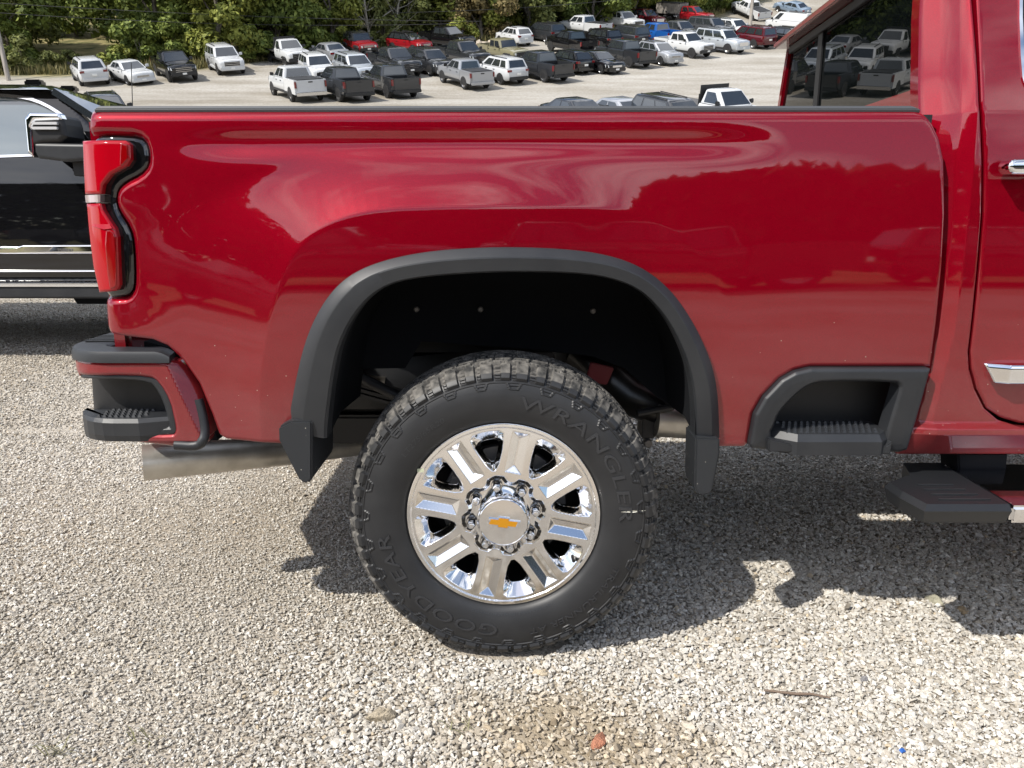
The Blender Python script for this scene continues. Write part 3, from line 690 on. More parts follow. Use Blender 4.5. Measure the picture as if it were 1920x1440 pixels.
# ---- tyre: profile swept round, tread pattern as real relief
prof = [(.2705, .006), (.274, -.004), (.281, -.010), (.292, -.0155), (.310, -.0215), (.330, -.0245), (.350, -.0245), (.366, -.0215), (.378, -.0180), (.388, -.0140),
        (.398, -.0085), (.408, -.0005), (.4145, .0105), (.4195, .0235), (.4225, .040), (.4242, .07), (.4247, .113), (.4242, .156), (.4225, .186), (.4195, .2025), (.4145, .2155), (.398, .2345), (.366, .2475), (.33, .2505), (.29, .242), (.272, .22)]
pr = chaikin(prof, 1, False)
dd_ = np.r_[0, np.cumsum(np.linalg.norm(np.diff(pr, axis=0), axis=1))]
tot = dd_[-1]; iw = np.interp(.366, pr[:40, 0], dd_[:40])
tt = np.r_[np.linspace(0, iw, 14)[:-1], np.arange(iw, iw+.11, .0016), np.linspace(iw+.1116, tot*.71, 64), np.linspace(tot*.71, tot, 10)[1:]]
RR = np.interp(tt, dd_, pr[:, 0]); YY = np.interp(tt, dd_, pr[:, 1])
tr, ty_ = np.gradient(RR, tt), np.gradient(YY, tt); nl = np.hypot(tr, ty_); NR, NY = -ty_/nl*-1, tr/nl*-1     # outward normal (r, y)
NP = 27; NT = NP*30
th = np.linspace(0, 2*math.pi, NT, endpoint=False)
PH, TT = np.meshgrid(th/(2*math.pi)*NP, tt, indexing='ij'); Rg = np.broadcast_to(RR, PH.shape); Yg = np.broadcast_to(YY, PH.shape)
f1 = PH % 1; pid = np.floor(PH)
hmap = np.zeros_like(PH)
# sidewall ridge with hooked blocks
rid = np.abs(Rg-.3855) < .0016
hook_lo, hook_hi = .20+.02*np.sin(pid*2.1), .60+.03*np.sin(pid*1.3)
inh = (f1 > hook_lo) & (f1 < hook_hi)
rid &= ~inh | True
slope = (.3855-Rg)*5.5
he = ((np.abs(f1-hook_lo-slope) < .035) | (np.abs(f1-hook_hi+slope) < .035)) & (Rg > .3690) & (Rg < .3855)
hb = (np.abs(Rg-.3690) < .0016) & (f1 > hook_lo+.07) & (f1 < hook_hi-.07)
hi2 = (np.abs(Rg-.3765) < .0012) & (f1 > hook_lo+.09) & (f1 < hook_hi-.09)
front = (Yg < .06)
hmap += np.where((rid | he | hb | hi2) & front, .0024, 0)
# shoulder blocks: two per pitch, stepped flanks
g2 = (f1*2) % 1; odd = np.floor(f1*2)
wob = .05*np.sin(Rg*900)
blk = (g2 > .10) & (g2 < np.where(odd > 0, .62, .74))
stepm = ((Rg*1000) % 7.0 > 3.2)
up = np.clip((Rg-.3885)/.006, 0, 1)*(Rg > .3875)
side = front & (Rg > .3875) & (Yg < .030)
hmap += np.where(side & blk, .0085*up, 0)+np.where(side & ~blk & stepm & (g2 > .66), .0035*up, 0)
# tread face: zigzag grooves and sipes
top = Yg >= .030
yc = Yg-.113; zig = .010*np.sin(2*math.pi*PH)*np.where(np.abs(yc) < .05, 1, .6)+.004*np.sign(np.sin(4*math.pi*PH))
ribs = (np.abs(np.abs(yc+zig)-.020) > .0042) & (np.abs(np.abs(yc-zig*.7)-.062) > .0046)
row = np.floor((yc+.12)/.041); cross = ((f1*2+row*.37+yc*6) % 1) > .15
sip = ((f1*10+row*.5) % 1) > .10
hmap += np.where(top & ribs & cross, .0125, 0)-np.where(top & ribs & cross & ~sip, .005, 0)
rad_n = np.broadcast_to(NR, PH.shape); y_n = np.broadcast_to(NY, PH.shape)
rad = Rg+rad_n*hmap; yy = Yg+y_n*hmap
TX = AX+rad*np.cos(th)[:, None]; TZ = AZ+rad*np.sin(th)[:, None]
zf = TZ.copy(); TZ = np.maximum(TZ, .004+0*TZ)          # flattened where it stands
nt = len(tt)
V = np.stack([TX, YW+yy, TZ], -1).reshape(-1, 3)
ii, jj = np.meshgrid(np.arange(NT), np.arange(nt-1), indexing='ij'); i2 = (ii+1) % NT
F = np.stack([ii*nt+jj, ii*nt+jj+1, i2*nt+jj+1, i2*nt+jj], -1).reshape(-1, 4)
me = bpy.data.meshes.new('tyre'); me.from_pydata(V.tolist(), [], F.tolist()); me.update()
me.materials.append(M['rubber']); me.materials.append(M['tread'])
mi = ((np.broadcast_to(RR[:-1], (NT, nt-1)) > .4045)).astype(int).ravel(); me.polygons.foreach_set('material_index', mi)
bm = bmesh.new(); bm.from_mesh(me); bmesh.ops.recalc_face_normals(bm, faces=bm.faces); bm.to_mesh(me); bm.free()
smooth(me, 28)
TYRE = ws(link('tyre', me))
def side_y(r): return YW+float(np.interp(r, RR[:60], YY[:60]))
def arc_text(s, r0, size, a_deg, name, wide=1.0, raise_=.0030):
    cu = bpy.data.curves.new(name, 'FONT'); cu.body = s; cu.size = size; cu.extrude = .0; cu.resolution_u = 3
    cu.space_character = 1.08
    to = bpy.data.objects.new(name, cu); COL.objects.link(to); dg = bpy.context.evaluated_depsgraph_get()
    me = bpy.data.meshes.new_from_object(to.evaluated_get(dg)); COL.objects.unlink(to); bpy.data.objects.remove(to)
    bm = bmesh.new(); bm.from_mesh(me); bmesh.ops.remove_doubles(bm, verts=bm.verts, dist=1e-6)
    bmesh.ops.subdivide_edges(bm, edges=[e for e in bm.edges if e.calc_length() > size*.25], cuts=2)
    ex = bmesh.ops.extrude_face_region(bm, geom=bm.faces[:]); top_ = [v for v in ex['geom'] if isinstance(v, bmesh.types.BMVert)]
    for v in bm.verts: v.co.z = 0
    for v in top_: v.co.z = 1
    rm = r0+size*.35
    for v in bm.verts:
        a = R(a_deg)-(v.co.x*wide+v.co.y*.18)/rm; r = r0+v.co.y; y = side_y(r)-(raise_ if v.co.z > .5 else -.001)
        v.co = Vector((AX+r*math.cos(a), y, AZ+r*math.sin(a)))
    bmesh.ops.recalc_face_normals(bm, faces=bm.faces); bm.to_mesh(me); bm.free()
    return ws(link(name, me, M['letter']))
M['letter'] = mat('tyre_letter_rubber', (.030, .031, .034), .36)
arc_text('WRANGLER', .318, .050, 83, 'tyre_lettering', 1.72)
arc_text('GOODYEAR', .318, .050, -92, 'tyre_lettering', 1.62)
arc_text('TRAILRUNNER AT', .338, .024, -24, 'tyre_lettering', 1.55)
arc_text('LT275/65R20', .318, .020, 146, 'tyre_lettering', 1.3, .001)
arc_text('MAX LOAD SINGLE 1550 kg AT 550 kPa COLD', .288, .009, -62, 'tyre_lettering', 1.2, .0008)
# chalk streak on the tyre
p0, p1 = px(1163, 960, YW-.03), px(1212, 957, YW-.015)
ws(MB().add([p0, (p0+p1)/2+Vector((0, -.003, .004)), p1, (p0+p1)/2+Vector((0, -.003, -.003))], [(0, 1, 2, 3)]).build('chalk_mark', M['white_mark']))
# the other three wheels, plainer
def plain_wheel(cx, cy):
    w = own(empty('wheel', (0, 0, 0)))
    o = MB().lathe([(.27, -.11), (.33, -.137), (.38, -.132), (.415, -.11), (.432, -.07), (.432, .07), (.415, .11), (.38, .132), (.33, .137), (.27, .11)], 72, (cx, cy, AZ)).build('tyre', M['rubber'], None, 40); o.parent = w
    o = MB().lathe([(.27, -.12), (.255, -.10), (.10, -.08), (.0, -.10), (0, .10), (.1, .08), (.255, .10), (.27, .12)], 48, (cx, cy, AZ)).build('rim', M['polish'], None, 40); o.parent = w
plain_wheel(AX, YB+1.86); plain_wheel(3.55, YB+.14); plain_wheel(3.55, YB+1.86)
# ================================================================== ground
TY = [-80, 4.3, 4.9, 5.6, 9, 20, 27, 33, 40, 46, 56, 107, 150, 260]
TZv = [0, 0, .12, .24, .27, .5, 1.2, 2.8, 4.95, 6.35, 8.8, 24.6, 46, 85]
def terr(x, y):
    x = np.asarray(x, float); y = np.asarray(y, float)
    return np.interp(y, TY, TZv)+.01*np.sin(x*1.7+y*.9)*ss(4.5, 8, y)
def tz(x, y): return float(terr(x, y))
def hit(x, y):
    """where the line of sight through a pixel meets the ground"""
    d = ray(x, y); t = .8
    while t < 400:
        p = d*t
        if H_CAM+p.z < tz(p.x, p.y): break
        t *= 1.004
    return Vector((p.x, p.y, tz(p.x, p.y)))
def lot_edge(x): return np.interp(x, [-80, -36, -26, -20, -14, -6, 2, 10, 18, 34, 60], [61, 63.5, 66, 72, 78, 83, 86, 92, 100, 115, 126])
def nz2(x, y, s, sd=0):
    r = np.random.RandomState(100+sd); v = 0
    for k in range(5):
        a, b, c = r.uniform(-1, 1), r.uniform(-1, 1), r.uniform(0, 6.28); v = v+np.sin((a*x+b*y)*s*(1.5**k)+c)/(1.25**k)
    return v/2.6
gx = np.unique(np.r_[np.linspace(-170, -60, 30), np.linspace(-60, -8, 70), np.linspace(-8, 8, 90), np.linspace(8, 60, 70), np.linspace(60, 170, 30)])
gy = np.unique(np.r_[np.linspace(-75, -16, 16), np.linspace(-16, -6, 24), np.linspace(-6, 10, 100), np.linspace(10, 130, 130), np.linspace(130, 260, 30)])
GX, GY = np.meshgrid(gx, gy, indexing='ij'); GZ = terr(GX, GY)-.0035*ss(12, 9, GY)
V = np.stack([GX, GY, GZ], -1).reshape(-1, 3); n1 = len(gy)
a, b = np.meshgrid(np.arange(len(gx)-1), np.arange(n1-1), indexing='ij')
F = np.stack([a*n1+b, (a+1)*n1+b, (a+1)*n1+b+1, a*n1+b+1], -1).reshape(-1, 4)
me = bpy.data.meshes.new('ground'); me.from_pydata(V.tolist(), [], F.tolist()); me.update()
at = me.attributes.new('lot', 'FLOAT', 'POINT')
lotm = ss(1.5, -1.5, GY-lot_edge(GX)+1.2*nz2(GX, GY, .35, 2))*ss(-10.5, -8.0, GY+.8*nz2(GX, GY, .7, 11))
at.data.foreach_set('value', lotm.ravel())
me.polygons.foreach_set('use_smooth', [True]*len(me.polygons))
m = M['ground'] = mat('gravel_ground', (.4, .38, .34), .95, 0, Specular_IOR_Level=.25)
t = nd(m, 'ShaderNodeTexCoord'); ge = nd(m, 'ShaderNodeNewGeometry')
def vor(scale): 
    v = nd(m, 'ShaderNodeTexVoronoi', Scale=scale); lk(m, t.outputs['Object'], v.inputs['Vector']); return v
v1 = vor(150)
cr = nd(m, 'ShaderNodeValToRGB'); e = cr.color_ramp.elements; e[0].color = (.17, .152, .125, 1); e[1].color = (.50, .47, .42, 1)
for p_, c_ in ((.25, (.31, .285, .245)), (.5, (.40, .37, .325)), (.75, (.36, .325, .275))): q = e.new(p_); q.color = (*c_, 1)
sx = nd(m, 'ShaderNodeSeparateXYZ'); lk(m, v1.outputs['Color'], sx.inputs['Vector']); lk(m, sx.outputs['X'], cr.inputs['Fac'])
n1_ = nd(m, 'ShaderNodeTexNoise', Scale=.55, Detail=5); lk(m, t.outputs['Object'], n1_.inputs['Vector'])
rr = nd(m, 'ShaderNodeValToRGB'); rr.color_ramp.elements[0].position = .38; rr.color_ramp.elements[1].position = .62
rr.color_ramp.elements[0].color = (.86, .80, .72, 1); rr.color_ramp.elements[1].color = (1.12, 1.12, 1.12, 1); lk(m, n1_.outputs['Fac'], rr.inputs['Fac'])
mu = nd(m, 'ShaderNodeMixRGB', blend_type='MULTIPLY', Fac=1.0); lk(m, cr.outputs['Color'], mu.inputs['Color1']); lk(m, rr.outputs['Color'], mu.inputs['Color2'])
# far lot: packed pale stone dust with tracks
mpp = nd(m, 'ShaderNodeMapping'); mpp.inputs['Rotation'].default_value = (0, 0, R(-16)); mpp.inputs['Scale'].default_value = (.09, .34, .1); lk(m, t.outputs['Object'], mpp.inputs['Vector'])
n2_ = nd(m, 'ShaderNodeTexNoise', Scale=1.0, Detail=8, Roughness=.62); lk(m, mpp.outputs['Vector'], n2_.inputs['Vector'])
r2 = nd(m, 'ShaderNodeValToRGB'); r2.color_ramp.elements[0].position = .34; r2.color_ramp.elements[1].position = .66
r2.color_ramp.elements[0].color = (.25, .225, .185, 1); r2.color_ramp.elements[1].color = (.42, .40, .365, 1); lk(m, n2_.outputs['Fac'], r2.inputs['Fac'])
n3_ = nd(m, 'ShaderNodeTexNoise', Scale=5.5, Detail=9, Roughness=.75); lk(m, t.outputs['Object'], n3_.inputs['Vector'])
r3 = nd(m, 'ShaderNodeValToRGB'); r3.color_ramp.elements[0].position = .36; r3.color_ramp.elements[1].position = .60; r3.color_ramp.elements[0].color = (.72, .70, .66, 1); r3.color_ramp.elements[1].color = (1, 1, 1, 1)
lk(m, n3_.outputs['Fac'], r3.inputs['Fac'])
mu3 = nd(m, 'ShaderNodeMixRGB', blend_type='MULTIPLY', Fac=1.0); lk(m, r2.outputs['Color'], mu3.inputs['Color1']); lk(m, r3.outputs['Color'], mu3.inputs['Color2'])
sp_ = nd(m, 'ShaderNodeSeparateXYZ'); lk(m, ge.outputs['Position'], sp_.inputs['Vector'])
fa = nd(m, 'ShaderNodeMapRange'); fa.inputs['From Min'].default_value = 9; fa.inputs['From Max'].default_value = 16; lk(m, sp_.outputs['Y'], fa.inputs['Value'])
mf = nd(m, 'ShaderNodeMixRGB'); lk(m, fa.outputs['Result'], mf.inputs['Fac']); lk(m, mu.outputs['Color'], mf.inputs['Color1']); lk(m, mu3.outputs['Color'], mf.inputs['Color2'])
# grass and leaf litter beyond the lot
n4_ = nd(m, 'ShaderNodeTexNoise', Scale=.5, Detail=9, Roughness=.7); lk(m, t.outputs['Object'], n4_.inputs['Vector'])
r4 = nd(m, 'ShaderNodeValToRGB'); e = r4.color_ramp.elements; e[0].position = .36; e[1].position = .68; e[0].color = (.045, .055, .018, 1); e[1].color = (.30, .24, .12, 1)
q = e.new(.5); q.color = (.19, .165, .07, 1); lk(m, n4_.outputs['Fac'], r4.inputs['Fac'])
al = nd(m, 'ShaderNodeAttribute', attribute_name='lot'); mg = nd(m, 'ShaderNodeMixRGB'); lk(m, al.outputs['Fac'], mg.inputs['Fac'])
lk(m, r4.outputs['Color'], mg.inputs['Color1']); lk(m, mf.outputs['Color'], mg.inputs['Color2']); 
# damp brown patch by the wheel
dx = nd(m, 'ShaderNodeVectorMath', operation='DISTANCE'); DP = hit(1080, 1385); dx.inputs[1].default_value = DP; lk(m, ge.outputs['Position'], dx.inputs[0])
n5_ = nd(m, 'ShaderNodeTexNoise', Scale=9, Detail=6); lk(m, t.outputs['Object'], n5_.inputs['Vector'])
ad = nd(m, 'ShaderNodeMath', operation='MULTIPLY_ADD'); ad.inputs[1].default_value = -.34; lk(m, n5_.outputs['Fac'], ad.inputs[0]); lk(m, dx.outputs['Value'], ad.inputs[2])
pr_ = nd(m, 'ShaderNodeMapRange'); pr_.inputs['From Min'].default_value = .20; pr_.inputs['From Max'].default_value = -.08; lk(m, ad.outputs[0], pr_.inputs['Value'])
mb = nd(m, 'ShaderNodeMixRGB'); mb.inputs['Color2'].default_value = (.30, .25, .18, 1); lk(m, pr_.outputs['Result'], mb.inputs['Fac']); lk(m, mg.outputs['Color'], mb.inputs['Color1'])
lk(m, mb.outputs['Color'], bsdf(m).inputs['Base Color'])
bp = nd(m, 'ShaderNodeBump', Strength=.55, Distance=.005); bp.invert = True; lk(m, v1.outputs['Distance'], bp.inputs['Height']); lk(m, bp.outputs['Normal'], bsdf(m).inputs['Normal'])
G = link('ground', me, m); G['kind'] = 'structure'

# ---- loose crushed stone, real pieces laid over the sheet
protos = bpy.data.collections.new('stone_kinds')
rs = np.random.RandomState(3)
m = M['stone'] = mat('crushed_limestone', (.45, .43, .39), .9, 0, Specular_IOR_Level=.25)
ta = nd(m, 'ShaderNodeAttribute', attribute_name='tint', attribute_type='INSTANCER')
cr = nd(m, 'ShaderNodeValToRGB'); e = cr.color_ramp.elements; cr.color_ramp.interpolation = 'LINEAR'
e[0].color = (.19, .17, .14, 1); e[1].color = (.72, .70, .66, 1)
for p_, c_ in ((.10, (.30, .275, .235)), (.35, (.415, .39, .345)), (.6, (.50, .475, .43)), (.80, (.57, .55, .505)), (.90, (.63, .61, .575))): q = e.new(p_); q.color = (*c_, 1)
lk(m, ta.outputs['Fac'], cr.inputs['Fac'])
ta2 = nd(m, 'ShaderNodeAttribute', attribute_name='warm', attribute_type='INSTANCER')
mw = nd(m, 'ShaderNodeMixRGB', blend_type='MULTIPLY'); mw.inputs['Color2'].default_value = (.99, .86, .68, 1); lk(m, ta2.outputs['Fac'], mw.inputs['Fac']); lk(m, cr.outputs['Color'], mw.inputs['Color1'])
tcn = nd(m, 'ShaderNodeTexCoord'); nn_ = nd(m, 'ShaderNodeTexNoise', Scale=2.2, Detail=5); lk(m, tcn.outputs['Object'], nn_.inputs['Vector'])
rn = nd(m, 'ShaderNodeMapRange'); rn.inputs['From Min'].default_value = .3; rn.inputs['From Max'].default_value = .7; rn.inputs['To Min'].default_value = .80; rn.inputs['To Max'].default_value = 1.12; lk(m, nn_.outputs['Fac'], rn.inputs['Value'])
mm_ = nd(m, 'ShaderNodeMixRGB', blend_type='MULTIPLY', Fac=1.0); lk(m, mw.outputs['Color'], mm_.inputs['Color1']); lk(m, rn.outputs['Result'], mm_.inputs['Color2']); lk(m, mm_.outputs['Color'], bsdf(m).inputs['Base Color'])
def stone_mesh(name, seed, n=14, flat=.58):
    r = np.random.RandomState(seed); P = r.normal(size=(n, 3)); P /= np.linalg.norm(P, axis=1)[:, None]
    P *= r.uniform(.78, 1.05, (n, 1)); P *= (1, r.uniform(.62, .95), flat*r.uniform(.8, 1.15))
    bm = bmesh.new(); [bm.verts.new(p) for p in P]; bmesh.ops.convex_hull(bm, input=bm.verts)
    bmesh.ops.delete(bm, geom=[v for v in bm.verts if not v.link_faces], context='VERTS')
    me = bpy.data.meshes.new(name); bm.to_mesh(me); bm.free(); return me
for k in range(9):
    me = stone_mesh('stone_kind', 50+k); me.materials.append(M['stone']); o = bpy.data.objects.new('stone_kind', me); protos.objects.link(o)
pts = []
for (y0, y1, dens, s0, s1) in ((.80, 1.7, 20000, .0048, .0128), (1.7, 2.7, 17500, .0049, .0124), (2.7, 4.2, 12000, .0054, .0122), (4.2, 6.5, 5600, .0068, .0128), (6.5, 11, 2000, .009, .016)):
    wd = lambda y: .74*y+.45
    area = (wd(y0)+wd(y1))*(y1-y0); n = int(area*dens); y = rs.uniform(y0, y1, n*2); x = rs.uniform(-1, 1, n*2)*wd(y1); k = np.abs(x) < wd(y); x, y = x[k][:n], y[k][:n]
    s = s0*(s1/s0)**(rs.uniform(0, 1, len(x))**2.0)
    pts.append(np.stack([x, y, s], 1))
P = np.concatenate(pts); x, y, s = P.T
s = s*np.where(rs.uniform(0, 1, len(x)) > .985, 1.55, 1.0)
fine = nz2(x, y, 2.1, 5)                                   # patches of finer and coarser stone
s = s*np.clip(1+.22*fine-.30*ss(.2, -.8, x)*ss(1.25, 1.6, y), .55, 1.4)
damp = .95*ss(.30, .02, np.hypot((x-DP.x)*.62+.25*(y-DP.y), y-DP.y)+.07*nz2(x, y, 14, 6)+.03*nz2(x, y, 40, 7))
keep = rs.uniform(0, 1, len(x)) > .62*damp
keep &= ~((np.hypot((x-AX)/.20, (y-(YW+.11))/.13) < 1))
x, y, s, fine, damp = x[keep], y[keep], s[keep], fine[keep], damp[keep]
z = terr(x, y)+s*rs.uniform(-.05, .5, len(x))
pmesh = bpy.data.meshes.new('gravel'); pmesh.vertices.add(len(x)); pmesh.vertices.foreach_set('co', np.stack([x, y, z], 1).ravel())
def attr(nm, ty, arr):
    a_ = pmesh.attributes.new(nm, ty, 'POINT'); a_.data.foreach_set('vector' if ty == 'FLOAT_VECTOR' else 'value', np.asarray(arr, float).ravel())
rot_ = np.stack([rs.normal(0, .40, len(x)), rs.normal(0, .40, len(x)), rs.uniform(0, 6.28, len(x))], 1); attr('rot', 'FLOAT_VECTOR', rot_)
attr('scl', 'FLOAT_VECTOR', np.stack([s*rs.uniform(.8, 1.35, len(x)), s*rs.uniform(.8, 1.2, len(x)), s*rs.uniform(.75, 1.2, len(x))], 1))
tint = np.clip(rs.normal(.50, .25, len(x))+.10*nz2(x, y, .9, 8)+.09*ss(-.6, 1.2, x)*ss(3.2, 1.6, y)-.30*damp, 0, 1); attr('tint', 'FLOAT', tint)
warm = np.clip(rs.normal(.10, .13, len(x))+.16*np.clip(nz2(x, y, 1.4, 9), 0, 1)+.12*ss(.6, -1.4, x)+.62*damp+(rs.uniform(0, 1, len(x)) > .985)*.9, 0, 1); attr('warm', 'FLOAT', warm)
GR = bpy.data.objects.new('gravel', pmesh); COL.objects.link(GR)
tag(GR, 'loose crushed pale limestone gravel covering the ground round the red truck', 'gravel', kind='stuff')
ng = bpy.data.node_groups.new('gravel_nodes', 'GeometryNodeTree')
ng.interface.new_socket('Geometry', in_out='INPUT', socket_type='NodeSocketGeometry'); ng.interface.new_socket('Geometry', in_out='OUTPUT', socket_type='NodeSocketGeometry')
gn = ng.nodes; gi = gn.new('NodeGroupInput'); go = gn.new('NodeGroupOutput')
ci = gn.new('GeometryNodeCollectionInfo'); ci.inputs['Collection'].default_value = protos; ci.inputs['Separate Children'].default_value = True; ci.inputs['Reset Children'].default_value = True
ip = gn.new('GeometryNodeInstanceOnPoints'); ip.inputs['Pick Instance'].default_value = True
mtp = gn.new('GeometryNodeMeshToPoints')
def na(nm):
    n_ = gn.new('GeometryNodeInputNamedAttribute'); n_.data_type = 'FLOAT_VECTOR'; n_.inputs['Name'].default_value = nm
    return next(o_ for o_ in n_.outputs if o_.enabled and o_.name == 'Attribute')
e2r = gn.new('FunctionNodeEulerToRotation')
ng.links.new(gi.outputs[0], mtp.inputs['Mesh']); ng.links.new(mtp.outputs['Points'], ip.inputs['Points']); ng.links.new(ci.outputs[0], ip.inputs['Instance'])
ng.links.new(na('rot'), e2r.inputs[0]); ng.links.new(e2r.outputs[0], ip.inputs['Rotation']); ng.links.new(na('scl'), ip.inputs['Scale']); ng.links.new(ip.outputs[0], go.inputs[0])
GR.modifiers.new('gravel', 'NODES').node_group = ng

# ---- single pieces lying on the gravel
def rock(name, x, y, size, col, label, cat='stone', flat=.6, seed=1, zoff=.25, rot=None):
    p = hit(x, y); me = stone_mesh(name, seed, 26, flat)
    bm = bmesh.new(); bm.from_mesh(me); bmesh.ops.subdivide_edges(bm, edges=bm.edges, cuts=1, use_grid_fill=True)
    for v in bm.verts: v.co *= 1+.06*math.sin(v.co.x*9+seed)*math.cos(v.co.y*8+v.co.z*7)
    bmesh.ops.bevel(bm, geom=[e_ for e_ in bm.edges if e_.is_manifold and e_.calc_face_angle(0) > R(25)], offset=.05, segments=1, affect='EDGES')
    bm.to_mesh(me); bm.free()
    m = mat(name+'_surface', col, .9); noise_col(m, tuple(c*.62 for c in col), tuple(min(1, c*1.25) for c in col), 2.2, .3, .7, 8); bump(m, 6, .5, .05, 8)
    o = link(name, me, m); o.location = p+Vector((0, 0, size*flat*zoff)); o.scale = (size, size*.72, size); o.rotation_euler = (0, 0, seed*1.3 if rot is None else rot)
    tag(o, label, cat); return o
rock('stone', 716, 1352, .040, (.40, .34, .25), 'largest tan stone on the gravel, below and left of the wheel', seed=4, rot=.15, flat=.75)
rock('stone', 1752, 1130, .036, (.34, .32, .24), 'flat grey green stone at the edge of the shadow on the right', seed=9)
rock('stone', 1806, 1150, .028, (.48, .36, .22), 'yellowish stone beside the grey green one at the shadow edge', seed=6)
rock('stone', 1012, 1268, .026, (.56, .47, .34), 'pale cream wedge of stone just below the tyre', seed=12)
rock('brick_fragment', 1122, 1393, .034, (.40, .17, .10), 'broken strip of red brick lying in the brown patch', 'brick fragment', .4, 8)
rock('stone', 1620, 1318-40, .02, (.30, .29, .29), 'small slate grey stone on the bright gravel at lower right', seed=15)
pts = [hit(a_, b_)+Vector((0, 0, .012)) for a_, b_ in ((1432, 1304), (1460, 1306), (1492, 1309), (1520, 1309), (1556, 1317))]
tag(MB().tube(pts, [.003, .0035, .004, .0035, .002], 8).build('twig', mat('twig_bark', (.16, .115, .085), .9), None, 60), 'thin brown twig lying on the gravel at lower right', 'twig')
p = hit(1690, 1414)
o = MB().box((-.006, -.005, 0), (.006, .005, .007)).build('plastic_scrap', mat('blue_plastic', (.03, .12, .42), .4), None, bevel=.001); o.location = p+Vector((0, 0, .006)); o.rotation_euler = (.3, .2, .4)
tag(o, 'tiny bright blue scrap of plastic on the gravel at lower right', 'scrap')
# tufts of grass coming through the gravel
mgr = mat('grass_blade', (.20, .19, .09), .7)
for tx, ty, sd in ((105, 1415, 1), (270, 1395, 2), (868, 1375, 3)):
    c = hit(tx, ty); r = np.random.RandomState(sd); b = MB()
    for q in range(12):
        a_ = r.uniform(0, 6.28); L_ = r.uniform(.02, .05); sx_ = c+Vector((r.normal(0, .018), r.normal(0, .010), .004)); tip = sx_+Vector((math.cos(a_)*L_, math.sin(a_)*L_, L_*r.uniform(.2, .7))); w_ = Vector((-math.sin(a_), math.cos(a_), 0))*.0012
        md = (sx_+tip)/2+Vector((0, 0, L_*.25)); b.add([sx_-w_, sx_+w_, md+w_, md-w_, tip], [(0, 1, 2, 3), (3, 2, 4)])
    o = b.build('grass_tuft', mgr, None, None, False); tag(o, ('sparse grass tuft at the bottom left corner', 'dry grass tuft in the gravel at bottom left, right of the corner one', 'tiny green sprout in the gravel below the wheel')[sd-1], 'grass tuft')
# ================================================================== parked vehicles
PAINT = {k: paint('car_paint_'+k, c, mt, .42) for k, c, mt in (
    ('white', (.52, .53, .54), 0), ('black', (.007, .007, .008), .1), ('charcoal', (.030, .032, .036), .3), ('grey', (.075, .08, .088), .4), ('silver', (.36, .37, .39), .55),
    ('ice', (.44, .47, .50), .4), ('red', (.27, .010, .016), .2), ('maroon', (.085, .006, .011), .3), ('blue', (.015, .10, .36), .3), ('tan', (.20, .185, .115), .0), ('sky', (.22, .29, .38), .4))}
CG = mat('car_glass', (.022, .026, .030), .02, 0, Specular_IOR_Level=1.0, Coat_Weight=.5, Coat_Roughness=.02)
CT = mat('car_tyre', (.018, .018, .019), .75); CR_ = mat('car_rim', (.42, .42, .43), .25, .9); CRB = mat('car_rim_black', (.03, .03, .03), .35, .4)
CB = mat('car_black_trim', (.016, .016, .017), .55); CH = mat('headlamp', (.62, .64, .66), .1, .3, Coat_Weight=1); CL = mat('tail_lamp', (.15, .004, .006), .12, 0, Coat_Weight=1)
CC = mat('car_chrome', (.7, .7, .71), .12, 1); CW = mat('plate_white', (.70, .70, .68), .6); CS = mat('steel_bed', (.10, .095, .09), .6, .3); CWD = mat('weathered_box', (.20, .18, .16), .85)
noise_col(CWD, (.13, .12, .11), (.30, .27, .24), 3, .3, .7, 8)
